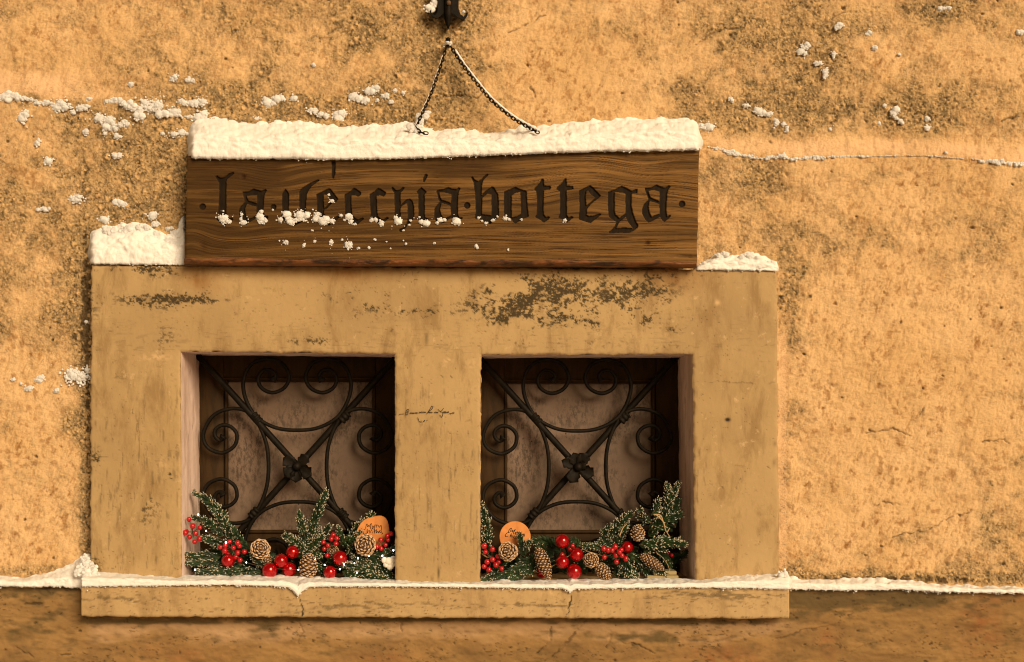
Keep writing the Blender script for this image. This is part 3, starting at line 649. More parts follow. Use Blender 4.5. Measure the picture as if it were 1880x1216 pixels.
knot = gauss(bx, by, [(446.5, 325, 4, 4, 1), (1189, 446, 4, 3.4, 1), (373, 452, 6, 10, .4)])
grain = np.clip(grain+knot*.9, 0, 1)
co = P(bx, by, BF)
edge = np.minimum(np.minimum((bx-340), (1283-bx)), (by-284))
co[..., 1] += .0045*c2-.0005*(1-grain)*(1-c2)+.003*np.clip(knot, 0, 1)+.003*np.exp(-np.clip(edge, 0, None)/1.5)
verts = [co.reshape(-1, 3)]; fs = [gridfaces(ntt, ns)]
zero = lambda n: np.zeros(n)
A_ = dict(grain=[grain.ravel()], light=[light.ravel()], carve=[c2.ravel()]); nv = co.size//3
def back(line, ylist, zoff=None):
    global nv
    rows = []
    for k, yv in enumerate(ylist):
        r_ = line.copy(); r_[:, 1] = yv
        if zoff: r_[:, 2] += zoff[k]
        rows.append(r_)
    v = np.stack([line]+rows); verts.append(v.reshape(-1, 3)); fs.append(gridfaces(len(rows)+1, line.shape[0], off=nv)); nv += v.size//3
    for k in A_: A_[k].append(np.full(v.size//3, .3 if k == 'light' else 0))
back(co[0], [BB]); back(co[:, 0], [BB]); back(co[:, -1], [BB])
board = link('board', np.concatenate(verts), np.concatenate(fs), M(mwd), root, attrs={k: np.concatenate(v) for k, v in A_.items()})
# waney lower edge, sloping back under the board
ne = 600; se = np.linspace(0, 1, ne); lo = co[-1][np.linspace(0, ns-1, ne).astype(int)]
rows = [lo]
for k in range(1, 13):
    t = k/12; r_ = lo.copy(); px = bl[0]*(1-se)+br[0]*se; yb = np.interp(se, [0, 1], [487.5, 491.5])+(fbm(se*30, se*0+5, 3, 531)-.5)*1.5
    yy = BF+.040*(1-math.cos(t*math.pi/2)); w = P(px, yb, yy)
    r_[:, 0] = w[:, 0]; r_[:, 1] = yy; r_[:, 2] = lo[:, 2]+(w[:, 2]-lo[:, 2])*math.sin(t*math.pi/2)
    r_[:, 1] -= (fbm(se*60+k*.7, se*0+k*.35, 3, 533)-.5)*.010*math.sin(t*math.pi); rows.append(r_)
r_ = rows[-1].copy(); r_[:, 1] = BB; rows.append(r_)
co2 = np.stack(rows)
link('waney_edge', co2, gridfaces(len(rows), ne), M(mwe), root)
sb = MB(); sb.box((co[0, 0, 0]+.005, BB-.002, co[-1, 0, 2]+.001), (co[0, -1, 0]-.005, BB+.004, co[0, 0, 2]-.012)); sb.build('back_panel', M(mwe), root)

# chains
def chain(pts3, label, link_len=9.4):
    p = crom(pts3, 12); seg = np.linalg.norm(np.diff(p, axis=0), axis=1); cum = np.concatenate([[0], np.cumsum(seg)])
    s = PX; pitch = link_len*s*.70; n = int(cum[-1]/pitch); m = MB(); tr_ = 1.05*s
    at_ = lambda q: np.array([np.interp(q, cum, p[:, k]) for k in range(3)])
    for i in range(n+1):
        c0 = at_(i*pitch); t = at_(min(cum[-1], i*pitch+.004))-at_(max(0, i*pitch-.004)); t /= np.linalg.norm(t)
        a = np.cross(t, (0, 1, 0)); a /= np.linalg.norm(a); b = np.cross(t, a)
        w = R(20 if i % 2 else 88)+random.uniform(-.15, .15); u = a*math.cos(w)+b*math.sin(w)
        Lh, Wh = link_len*s*.5, 2.5*s; ring = []
        for k in range(14):
            q_ = 2*math.pi*k/14; cx_, sx_ = math.cos(q_), math.sin(q_)
            ring.append(c0+t*((Lh-Wh)*np.sign(cx_)*(abs(cx_) > .2)+Wh*cx_)+u*Wh*sx_)
        ring = ring+[ring[0]]; m.tube(ring, tr_, 5, cap=False)
    return m.build('chain', M(mi), root)
CL = [V(818, 92, -.004), V(806, 130, -.010), V(790, 175, -.018), V(775, 208, -.024), V(765, 232, -.030)]
CR = [V(829, 88, -.004), V(848, 117, -.010), V(877, 155, -.018), V(905, 187, -.024), V(940, 216, -.032), V(965, 231, -.040), V(987, 243, -.052)]
ch1 = chain(CL, ''); ch2 = chain(CR, '')
chain([V(766, 236, -.034), V(772, 243, -.038), V(784, 245, -.036)], '')
# nail carrying the chains
nl = MB(); a = V(823, 84, .04); nl.tube([(a[0], .06, a[2]+.002), (a[0], .01, a[2]), (a[0], -.012, a[2]), (a[0], -.018, a[2])], [.0058, .0058, .0058, .003], 8)
nl.tube([(a[0], -.013, a[2]), (a[0], -.006, a[2]-.006), (a[0]+.001, -.004, a[2]-.016)], [.0065, .0068, .005], 8)
nail = nl.build('wall_nail', M(mi), None, (a[0], .04, a[2])); tag(nail, 'dark iron nail in the wall below the bracket, holding both chains', 'nail')

# ------------------------------------------------------------------ iron bracket foot at the top
k = 12.16; ol = [(415,-900),(415,0),(412,200),(390,290),(345,335),(295,318),(262,282),(268,240),(258,215),(236,240),(230,280),(250,330),(300,388),(370,420),(430,405),(490,360),(540,300),(552,420),(590,560),(650,655),(690,560),(712,420),(722,300),(770,330),(850,400),(950,450),(1030,420),(1075,350),(1085,290),(1065,270),(1045,290),(1040,335),(985,368),(925,330),(890,260),(875,180),(875,0),(875,-900)]
ol = [(770+x/k, y/k) for x, y in ol]; n = len(ol); mbk = MB()
import bmesh
from mathutils.geometry import tessellate_polygon
YB_ = .012
def ringv(shr, Y):
    out = []
    for i, (x, y) in enumerate(ol):
        x0, y0 = ol[i-1]; x1, y1 = ol[(i+1) % n]; tx, ty = x1-x0, y1-y0; L = math.hypot(tx, ty)+1e-6
        out.append(V(x-ty/L*shr, y+tx/L*shr, Y))
    return out
tris = tessellate_polygon([[Vector((x, -y, 0)) for x, y in ol]])
r0, r1, r2 = ringv(0, .05), ringv(0, YB_), ringv(-.8, YB_-.004)
mbk.add(r0+r1+r2, [(i, (i+1) % n, n+(i+1) % n, n+i) for i in range(n)]+[(n+i, n+(i+1) % n, 2*n+(i+1) % n, 2*n+i) for i in range(n)]+[tuple(2*n+v for v in t) for t in tris])
brk = empty('iron_bracket', tuple(V(823, 50, .03)), 'dark forged iron bracket foot ending in three curled leaves at the top', 'bracket')
mbk.build('bracket_plate', M(mi), brk, smooth=False)
rb = MB(); rb.tube([V(823, y, YB_-.002-.006*min(1, (54-y)/30)) for y in np.linspace(52, -74, 24)], [ (1.5+5*min(1, (54-y)/26))*PX for y in np.linspace(52, -74, 24)], 8)
rb.build('rib', M(mi), brk)
bl_ = MB(); c0 = V(824, 6, -.004); bl_.tube([(c0[0], .012, c0[2]), (c0[0], -.008, c0[2]), (c0[0], -.011, c0[2])], [.006, .0058, .003], 10); bl_.build('rivet', M(mco2), brk)

# ------------------------------------------------------------------ snow
def lumps(m, px, py, w, h_, Y, n=None, rmin=1.6, rmax=3.8, flat=.8, sub=None):
    """an irregular clot of snow: a few cores with smaller grains crowding round them"""
    v, f = sub or I2; s = sc(Y)
    n = n or max(5, int(w*h_/4.5)+4); k = max(1, int(max(w, h_)/6)); lo = min(w, h_)
    cores = [(px+random.uniform(-.5, .5)*max(0, w-lo*.5), py+random.uniform(-.5, .5)*max(0, h_-lo*.5), random.uniform(.35, 1)) for _ in range(k)]
    for cx, cy, ck in cores:
        jit = 1+.10*RS.randn(len(v), 1); rr = min(lo*.46, 7)*ck
        m.add(V(cx, cy, Y)+v*jit*s*rr*np.array([1.3, .75, 1.05]), f)
    for i in range(n):
        cx, cy, ck = cores[i % k]; a = random.uniform(0, 2*math.pi); q_ = abs(random.gauss(0, .5))
        r_ = random.uniform(rmin, rmax)*min(1, .35+lo/14)*(1-.5*min(1, q_))*(.7+.3*ck)
        rx = min(w, lo*1.4)*.62*ck; ry = min(h_, lo*1.4)*.62*ck
        x = cx+math.cos(a)*q_*rx; y = cy+math.sin(a)*q_*ry
        c0 = V(x, y, Y-random.uniform(-.1, .5)*r_*s); jit = 1+.11*RS.randn(len(v), 1)
        sq = np.array([random.uniform(.8, 1.25), flat, random.uniform(.75, 1.15)])
        m.add(c0+v*jit*r_*s*sq, f)
    for _ in range(int(n*.10)):
        x = px+random.gauss(0, .42)*w; y = py+random.gauss(0, .42)*h_; r_ = random.uniform(.5, 1.2)
        m.add(V(x, y, Y)+I1[0]*r_*s, I1[1])
def snow_bank(name, top, bot, Yf, Yb, label, p=.85, amp=1.0, wall_back=False, lip=1.0, endr=12, ends=(1, 1), grains=1.0, extra=None, topthin=0):
    xs = np.arange(top[0][0], top[-1][0]+.1, 1.5); nt_ = 44
    yt = np.interp(xs, [a for a, b in top], [b for a, b in top]); yb = np.interp(xs, [a for a, b in bot], [b for a, b in bot])
    if len(xs) > 40:
        kk = np.ones(7)/7; yt = np.concatenate([yt[:3], np.convolve(yt, kk, 'valid'), yt[-3:]])
    yt = yt+(fbm(xs/11, xs*0, 3, 601)-.5)*3.5*amp; yb = yb+(fbm(xs/5, xs*0, 3, 603)-.5)*3.5*lip
    u0 = np.clip((xs-xs[0])/endr, 0, 1) if ends[0] else np.ones(len(xs)); u1 = np.clip((xs[-1]-xs)/endr, 0, 1) if ends[1] else np.ones(len(xs))
    uu = np.minimum(u0, u1); sh = np.sqrt(np.clip(1-(1-uu)**2, 0, 1))
    yt = yb+(yt-yb)*(.25+.75*sh)
    th = np.linspace(0, 1, nt_)[:, None]; a = th*math.pi/2
    Yfe = Yb+(Yf-Yb)*(.1+.9*sh)[None, :]
    Yg = Yfe+(Yb-Yfe)*(sst(.40, 1.0, th)*.8+.2*(1-np.cos(a)))
    split = .58+.10*(fbm(xs/60, xs*0, 2, 619)-.5)[None, :]
    pyg = yb[None, :]+(yt-yb)[None, :]*(split*np.sin(np.clip(th/.55, 0, 1)*math.pi/2)**p+(1-split)*sst(.42, 1.02, th))
    pxg = np.broadcast_to(xs[None, :], pyg.shape)
    G = P(pxg, pyg, Yg)
    dx = np.gradient(G, axis=1); dy = np.gradient(G, axis=0); N = np.cross(dx, dy); N /= np.linalg.norm(N, axis=2)[..., None]+1e-12
    if N[nt_//3, len(xs)//2, 1] > 0: N = -N
    arc = th*(np.abs(yt-yb)[None, :]+np.abs(Yb-Yf)/PX*.8)
    wx = pxg+(fbm(pxg/9, arc/9, 2, 605)-.5)*8; wy = arc+(fbm(pxg/9, arc/9, 2, 606)-.5)*8
    d1, r1 = voro(wx/20, wy/15, 611); d2, r2 = voro(wx/7, wy/6, 613); d3, r3 = voro(wx/3.4, wy/3.2, 615)
    disp = ((3.6+4*th)*(.75-d1)*(.3+r1)+1.3*(.7-d2)*(.4+r2)+.4*(.7-d3)+3.5*(fbm(pxg/40, arc/25, 3, 617)-.5))*PX*amp
    fade = sst(0, .05, th)*.7+.3
    G = G+N*(disp*fade)[..., None]
    rows = [G[0].copy(), G[0].copy()]; rows[0][:, 1] = Yb; rows[1][:, 1] = (G[0][:, 1]*.45+Yb*.55)
    G = np.concatenate([np.stack(rows), G])
    lastr = G[-1].copy(); lastr[:, 1] += .03; G = np.concatenate([G, lastr[None]])
    nr, nc = G.shape[:2]; f = [tuple(t) for t in gridfaces(nr, nc, flip=False)]
    m = MB(); m.add(G.reshape(-1, 3), f)
    m.f += [tuple(i*nc for i in range(nr))[::-1], tuple(i*nc+nc-1 for i in range(nr))]; m.m += [0, 0]
    v, ff = I1
    for _ in range(int(len(xs)*1.1*grains)):
        i = random.randrange(len(xs)); r_ = random.uniform(.5, 1.5); yy = yb[i]-.6+random.expovariate(1/.9)
        m.add(V(xs[i], yy, Yfe[0][i]+.001)+v*(1+.2*RS.randn(len(v), 1))*r_*PX, ff)
    if extra: extra(m)
    mid = V((xs[0]+xs[-1])/2, (yb.max()), Yf)
    o = m.build(name, M(msn), None, tuple(mid))
    return tag(o, label, 'snow')
def chain_snow(m):
    for pts, off in ((CR, (2.4, -3.4)), (CL, (-2.6, -.6))):
        p = crom(pts, 8)[2:]
        q_ = p+np.array([off[0]*PX, .001, -off[1]*PX]); n_ = len(q_)
        w_ = 1.9 if off[0] > 0 else .9
        m.tube(q_, [PX*w_*(.7+.6*random.random())*(1+ (.9*(i/n_)**4 if off[0] > 0 else 0)) for i in range(n_)], 7)
    lumps(m, 768, 222, 16, 26, -.012, 26, 3, 6); lumps(m, 783, 211, 22, 16, .01, 16, 2.5, 5); lumps(m, 760, 236, 26, 16, -.03, 20, 3.5, 6)
    lumps(m, 975, 236, 26, 8, -.02, 16, 2.5, 4.5)
snow_bank('snow_heap', [(347, 240), (356, 226), (372, 219), (400, 218), (425, 222), (440, 228), (500, 226), (560, 226), (600, 231), (640, 235), (700, 232), (730, 228), (760, 226), (790, 240), (820, 239), (860, 239), (895, 245), (930, 242), (965, 235), (1000, 233), (1060, 226), (1120, 222), (1200, 219), (1262, 218), (1276, 224), (1284, 240), (1288, 256)],
          [(347, 289), (430, 291), (500, 290), (600, 292), (700, 291), (830, 287), (1000, 280), (1100, 276), (1200, 276), (1288, 274)], -.066, .034, 'thick white snow lying along the top of the wooden sign', extra=chain_snow, endr=10)
snow_bank('snow_bank', [(166, 432), (176, 422), (200, 419), (235, 412), (262, 411), (282, 422), (300, 432), (322, 436), (333, 420), (340, 396)], [(166, 484), (250, 485), (340, 486)],
          -.006, .036, 'lumpy snow on the surround, left of the wooden sign', p=1.0, amp=1.35, ends=(1, 0), endr=8, extra=lambda m: [lumps(m, x, y, w, h_, .022, None, 3, 6.5, .8) for x, y, w, h_ in ((200, 426, 40, 16), (235, 422, 36, 20), (262, 420, 26, 18), (285, 434, 26, 18), (312, 442, 26, 16), (220, 444, 50, 16), (262, 446, 40, 16), (300, 458, 40, 14))])
snow_bank('snow_bank', [(1277, 492), (1290, 484), (1305, 474), (1322, 466), (1345, 472), (1370, 468), (1390, 472), (1408, 478), (1425, 484), (1429, 490)], [(1277, 495), (1429, 497)],
          -.006, .030, 'small lumpy snow heap on the surround, right of the wooden sign', p=1.0, amp=1.2, endr=6, grains=.6, extra=lambda m: [lumps(m, x, y, w, h_, .012, None, 2.6, 5.5, .8) for x, y, w, h_ in ((1322, 471, 20, 12), (1332, 468, 14, 10), (1358, 474, 16, 12), (1376, 470, 16, 10), (1392, 473, 14, 8), (1410, 482, 20, 10), (1300, 484, 24, 9))])
SB = [(150, 1077), (330, 1075), (400, 1074), (500, 1076), (530, 1079), (540, 1088), (547, 1096), (553, 1088), (566, 1079), (590, 1077), (725, 1077), (880, 1079), (1035, 1081), (1047, 1088), (1056, 1081), (1280, 1079), (1380, 1080), (1452, 1082)]
snow_bank('snow_strip', [(150, 1052), (190, 1050), (230, 1054), (300, 1059), (400, 1061), (540, 1062), (640, 1066), (725, 1068), (880, 1070), (1000, 1068), (1150, 1067), (1280, 1066), (1330, 1060), (1400, 1055), (1440, 1054), (1452, 1058)],
          SB, -.060, .004, 'thin strip of snow along the front of the window sill', p=.8, amp=.55, lip=.7, endr=6, ends=(0, 1), extra=lambda m: [lumps(m, x, y, w, hh_, yy, n_, 3, 6) for x, y, w, hh_, yy, n_ in ((1441, 1056, 22, 18, -.03, 22), (1440, 1052, 9, 10, .0, 8))])
def peak(m):
    for t in np.linspace(0, 1, 26):
        lumps(m, 155+4*t, 1019+t*38, 5+t*50, 8, .006-.03*t, int(3+t*7), 3.5, 5+t*4)
snow_bank('snow_strip', [(-60, 1058), (0, 1060), (30, 1063), (60, 1060), (100, 1052), (130, 1038), (150, 1022), (164, 1022), (180, 1040), (200, 1050)], [(-60, 1074), (0, 1076), (50, 1078), (100, 1077), (160, 1080), (200, 1077)],
          -.010, .036, 'strip of snow on the wall ledge left of the sill, rising to a peak', p=.9, amp=.9, ends=(0, 0), extra=peak)
snow_bank('snow_strip', [(1446, 1060), (1475, 1068), (1500, 1066), (1530, 1067), (1560, 1063), (1590, 1063), (1650, 1067), (1690, 1070), (1720, 1075), (1800, 1079), (1880, 1081), (1950, 1083)], [(1446, 1081), (1540, 1084), (1620, 1083), (1660, 1082), (1720, 1087), (1800, 1088), (1880, 1089), (1950, 1091)],
          -.006, .036, 'strip of snow on the wall ledge right of the sill', p=.9, amp=.8, ends=(1, 0))
def snow_ridge(pts, thick, label):
    p = crom(pts, 8); m = MB(); L = np.concatenate([[0], np.cumsum(np.linalg.norm(np.diff(p, axis=0), axis=1))]); q_ = 0
    while q_ < L[-1]:
        x = np.interp(q_, L, p[:, 0]); y = np.interp(q_, L, p[:, 1]); t = thick*(.35+1.1*vn(np.array([q_/17.]), np.array([3.1]), 5)[0])*min(1, .25+min(q_, L[-1]-q_)/18)
        lumps(m, x, y+random.uniform(-.25, .45)*t, t*2.1, t*1.1, wallY(x, y)-.001, 7, 1.8, 3.6, .9); q_ += 2.6
    tag(m.build('snow_ridge', M(msn), None, tuple(V(p[0][0], p[0][1], .03))), label, 'snow')
snow_ridge([(-30, 178), (0, 177), (25, 176), (50, 181), (68, 187), (96, 190)], 9, 'thin ridge of snow on the wall ledge at the upper left edge')
snow_ridge([(192, 191), (205, 186), (222, 187), (238, 194), (256, 203), (276, 200), (300, 208), (330, 213), (352, 215), (374, 214)], 8, 'thin ridge of snow on the wall ledge between the crumbs and the sign')
snow_ridge([(1300, 270), (1330, 276), (1350, 282), (1375, 287), (1400, 292), (1418, 288), (1440, 290), (1468, 291), (1510, 289), (1560, 287), (1600, 287)], 5.5, 'thin ridge of snow on the wall ledge just right of the sign')
snow_ridge([(1590, 287), (1640, 286), (1700, 286), (1740, 289), (1770, 292)], 2.4, 'very thin dusting of snow on the wall ledge, middle of the bare stretch')
snow_ridge([(1785, 292), (1805, 295), (1840, 298), (1880, 301), (1940, 304)], 6, 'thin ridge of snow on the wall ledge at the right edge')
# crumbs of snow caught on the rough wall
CR_W = [(115,194,28,18),(42,213,18,20),(157,199,30,14),(138,209,12,10),(189,221,30,15),(221,226,28,15),(205,236,22,12),(218,249,16,8),(189,244,12,8),(157,241,9,9),(257,208,15,20),(279,194,30,22),(298,210,16,14),(317,205,22,12),(350,189,46,14),(375,213,28,14),(321,247,15,11),(337,244,16,12),(301,245,9,8),
 (218,284,18,12),(87,297,18,14),(70,257,8,12),(138,364,24,14),(80,386,26,10),(224,374,24,10),(189,402,18,14),(276,396,16,12),(288,412,12,10),(349,146,20,10),(316,144,14,8),(239,159,10,12),(163,180,9,7),(12,179,40,8),(40,182,22,7),(75,189,26,7),(210,185,30,7),(232,192,16,8),(245,199,20,8),(325,432,14,12),(310,420,12,8),
 (496,191,20,16),(517,181,22,11),(538,183,10,10),(574,119,8,7),(575,202,14,9),(595,213,18,14),(618,213,16,13),(631,210,16,14),(650,175,16,15),(666,181,18,14),(684,165,24,13),(706,177,10,9),(716,186,8,7),(691,183,10,6),(727,165,8,7),(738,173,7,6),(473,218,15,10),
 (1471,95,14,12),(1483,85,18,8),(1502,117,13,10),(1517,131,13,20),(1529,104,7,12),(1534,49,16,9),(1606,90,11,8),(1650,99,7,6),(1594,61,16,8),(1733,17,18,8),(1873,61,14,9),(1342,185,12,9),(1369,196,13,9),(1393,204,20,10),(1410,210,12,8),(1425,221,9,16),(1436,231,8,8),(1444,238,8,10),(1298,232,24,12),
 (1521,235,9,9),(1643,207,11,14),(1650,220,12,9),(1625,196,9,7),(1614,228,9,7),(1657,229,8,7),(1703,238,8,8),(1700,218,8,7),(1350,283,16,5),(1372,287,14,5),(1412,291,12,6),(1432,288,18,7),(1455,293,18,7),(1805,296,14,6),(1835,298,16,6),(1860,301,26,7),(1738,280,8,5),(1320,272,12,5),
 (138,688,34,24),(75,697,18,10),(54,713,12,10),(40,703,8,7),(27,696,8,5),(105,719,10,10),(158,590,8,8),(162,680,8,12)]
m = MB()
for x, y, w, h_ in CR_W: lumps(m, x, y, w*1.3, h_*1.3, wallY(x, y)-.002, None, 2.0, 4.2, .85)
tag(m.build('snow_crumbs', M(msn), None, tuple(V(900, 300, .04))), 'scattered crumbs of snow caught on the rough ochre wall', 'snow', None, 'stuff')
CR_S = [(407,401,15,15),(418,406,11,12),(442,399,5,14),(450,410,10,8),(478,394,11,16),(483,405,17,16),(501,384,4,5),(524,393,12,12),(519,401,12,10),(533,405,14,12),(539,411,11,9),(556,396,18,16),(548,404,10,10),(584,397,14,12),(589,404,20,12),(603,405,18,16),(613,369,9,6),(623,395,7,6),(604,361,6,8),
 (639,400,14,10),(646,407,12,8),(632,404,6,5),(652,412,6,5),(688,403,16,9),(697,410,10,8),(730,406,12,15),(755,405,5,9),(748,415,8,6),(742,423,6,3),(769,399,4,6),(778,407,14,12),(808,407,16,10),(838,406,14,12),(877,400,7,6),(885,406,8,5),(895,411,9,5),(914,398,4,4),(907,404,6,5),(932,401,12,7),(959,404,6,3),(1036,405,8,6),
 (523,450,8,14),(557,451,6,11),(577,441,6,8),(610,448,8,17),(638,451,14,18),(628,441,4,5),(659,455,7,5),(678,457,6,6),(689,441,6,6),(710,444,4,4),(745,447,5,5),(796,447,5,5),(718,457,3,3),(874,452,7,11),(934,459,5,6),(514,443,4,4),(741,442,3,4),(573,424,3,3)]
m = MB()
for x, y, w, h_ in CR_S: lumps(m, x, y, w*1.3, h_*1.25, BF-.001, max(6, int(w*h_/4)), 1.9, 3.6, .8)
tag(m.build('snow_crumbs', M(msn), None, tuple(V(640, 410, BF))), 'crumbs of snow stuck in the carved letters and on the board', 'snow', None, 'stuff')
m = MB(); lumps(m, 823, 78, 14, 13, -.008, 26, 3, 5, 1.0); lumps(m, 815, 86, 4, 12, -.004, 6, 1.2, 2)
tag(m.build('snow_heap', M(msn), None, tuple(V(823, 84, -.008))), 'little round snow cap on the nail that holds the chains', 'snow')
m = MB(); lumps(m, 796, 4, 13, 44, .020, 60, 3, 5.5); lumps(m, 792, 17, 18, 14, .018, 24, 2.5, 4.5)
tag(m.build('snow_clump', M(msn), None, tuple(V(800, 10, .02))), 'tall clump of snow along the left side of the iron bracket', 'snow')
m = MB(); lumps(m, 851, 24, 11, 10, .012, 22, 2, 4)
tag(m.build('snow_clump', M(msn), None, tuple(V(851, 26, .02))), 'small clump of snow in the right curl of the iron bracket', 'snow')

# ------------------------------------------------------------------ garlands
def needle_branch(name, par, path, Y0, Y1, wid=12, dens=1.0, frost=.7, tip=1.0, mats=None):
    """spine through photo pixels, covered in needles; wid = needle length in pixels"""
    p2 = crom(path, 8); n = len(p2); Ys = np.linspace(Y0, Y1, n); sp = np.array([V(x, y, Y) for (x, y), Y in zip(p2, Ys)])
    seg = np.linalg.norm(np.diff(sp, axis=0), axis=1); cum = np.concatenate([[0], np.cumsum(seg)]); L = cum[-1]
    m = MB(); m.tube(sp, np.linspace(1.5, .6, n)*PX, 5, 2)
    cnt = int(L/PX*5.6*dens)
    for i in range(cnt):
        q_ = L*(i+random.random())/cnt; t = q_/L
        c0 = np.array([np.interp(q_, cum, sp[:, k]) for k in range(3)])
        dr = np.array([np.interp(min(L, q_+.004), cum, sp[:, k])-np.interp(max(0, q_-.004), cum, sp[:, k]) for k in range(3)]); dr /= np.linalg.norm(dr)
        a = np.cross(dr, (0, 1, 0)); a /= np.linalg.norm(a)+1e-9; b = np.cross(dr, a)
        w = random.choice((0, math.pi))+random.gauss(0, .75); side = a*math.cos(w)+b*math.sin(w)
        ang = R(random.uniform(24, 66))*(1-.45*t**3); ln = wid*PX*random.choice((random.uniform(.5, .9), random.uniform(.8, 1.3)))*(1-.35*t**3)*(.75+.25*min(1, t*5))
        nd = dr*math.cos(ang)+side*math.sin(ang); bend = dr*ln*.18
        u = np.cross(nd, (0, 1, 0)); u /= np.linalg.norm(u)+1e-9; v_ = np.cross(nd, u); r_ = .62*PX
        pts = [c0, c0+nd*ln*.45, c0+nd*ln*.84+bend*.7, c0+nd*ln*.93+bend*.85, c0+nd*ln+bend]; rr_ = [r_*.9, r_*1.2, r_*1.0, r_*1.0, r_*.45]
        if ln > wid*PX*.72*(1-.35*t**3) and random.random() < frost*.8: rr_[2] = r_*1.15; rr_[3] = r_*1.25; rr_[4] = r_*.9; mm = [0, 0, 1, 1]
        else: mm = [0, 0, 0, 0]
        vs = []; f = []; mi_ = []
        for c_, rd in zip(pts, rr_):
            for k in range(3):
                g = 2*math.pi*k/3; vs.append(c_+rd*(u*math.cos(g)+v_*math.sin(g)))
        for j in range(4):
            for k in range(3): f.append((j*3+k, j*3+(k+1) % 3, j*3+3+(k+1) % 3, j*3+3+k)); mi_.append(mm[j])
        f.append((12, 13, 14)); mi_.append(mm[3]); m.add(vs, f, mi_)
    return m.build(name, mats or [M(mgn), M(mfr), M(mtw)], par, tuple(sp[0]))
SV, SF = uvs(32, 16); BV, BFc = uvs(14, 8)
def bauble(par, px, py, r_, Y):
    s = sc(Y); c0 = V(px, py, Y); m = MB(); m.add(c0+SV*r_*s, SF); b = m.build('bauble', M(mred), par, tuple(c0))
    a = np.array([random.uniform(-.5, .5), random.uniform(.5, .9), random.uniform(-.2, .6)]); a /= np.linalg.norm(a)
    m = MB(); m.tube([c0+a*r_*s*.95, c0+a*r_*s*1.12, c0+a*r_*s*1.14], [r_*s*.26, r_*s*.25, r_*s*.1], 10); m.build('bauble_cap', M(mcap), b)
def berries(par, pts, Y, r_=5.0):
    cx = sum(p[0] for p in pts)/len(pts); cy = sum(p[1] for p in pts)/len(pts); s = sc(Y); c0 = V(cx, cy, Y+.012)
    m = MB()
    P3 = [V(x, y, Y+random.uniform(-.006, .006)) for x, y in pts]
    for q_ in P3: m.tube([c0, (c0+q_)/2+np.array([0, .003, 0]), q_+np.array([0, .003, 0])], .6*PX, 5)
    st = m.build('berry_cluster', M(mtw), par, tuple(c0))
    for q_ in P3:
        m = MB(); rr_ = r_*s*random.uniform(.9, 1.08); m.add(q_+BV*rr_*np.array([1, 1, random.uniform(.95, 1.1)]), BFc)
        m.tube([q_+np.array([0, -rr_*.97, -rr_*.1]), q_+np.array([0, -rr_*1.08, -rr_*.12])], [rr_*.16, rr_*.08], 5, 1); m.build('berry', [M(mber), M(mtw)], st, tuple(q_))
def cone(par, px, py, Y, axis_, ln, wd, n, open_=1.0):
    s = sc(Y); c0 = V(px, py, Y); a = np.array(axis_, float); a /= np.linalg.norm(a)
    u = np.cross(a, (0, 1, .2)); u /= np.linalg.norm(u); v_ = np.cross(a, u); Lh = ln*s/2; Wh = wd*s/2; m = MB()
    v, f = I3; core = c0+(v[:, 2:3]*a*Lh*.86+v[:, 0:1]*u*Wh*.68+v[:, 1:2]*v_*Wh*.68); m.add(core, f, 1)
    for i in range(n):
        t = (i+.5)/n; z = -1+2*t; ph = i*2.399963; rr_ = math.sqrt(max(0, 1-abs(z)**2.3))*(1-.25*max(0, z)); rad = u*math.cos(ph)+v_*math.sin(ph); jj = random.uniform(.8, 1.25)
        c_ = c0+a*Lh*z*.92+rad*Wh*rr_*.80; nrm = rad*(.9*rr_+.05)+a*(.55*open_+.7*max(0, z)); nrm /= np.linalg.norm(nrm)
        sd = np.cross(nrm, a+1e-3); sd /= np.linalg.norm(sd)+1e-9; up = np.cross(sd, nrm)
        k = (.55+.45*rr_); ls = 3.5*s*k*wd/26*jj; ws = 5.2*s*k*wd/26*jj; th = 2.4*s*k*wd/26; nrm = nrm+np.array([random.gauss(0, .14) for _ in range(3)]); nrm /= np.linalg.norm(nrm)
        vs = [c_-nrm*ls, c_+sd*ws*.5, c_+up*th*.5, c_-sd*ws*.5, c_-up*th*.5, c_+nrm*ls*.7+sd*ws*.62, c_+nrm*ls*.75+up*th*.7, c_+nrm*ls*.7-sd*ws*.62, c_+nrm*ls*.7-up*th*.6, c_+nrm*ls*1.15+up*th*.15]
        f = [(0, 2, 1), (0, 3, 2), (0, 4, 3), (0, 1, 4), (1, 2, 6, 5), (2, 3, 7, 6), (3, 4, 8, 7), (4, 1, 5, 8), (5, 6, 9), (6, 7, 9), (7, 8, 9), (8, 5, 9)]
        m.add(vs, f, [1]*4+[1, 1, 1, 1]+[0]*4)
    return m.build('pine_cone', [M(mco1), M(mco2)], par, tuple(c0), smooth=False)
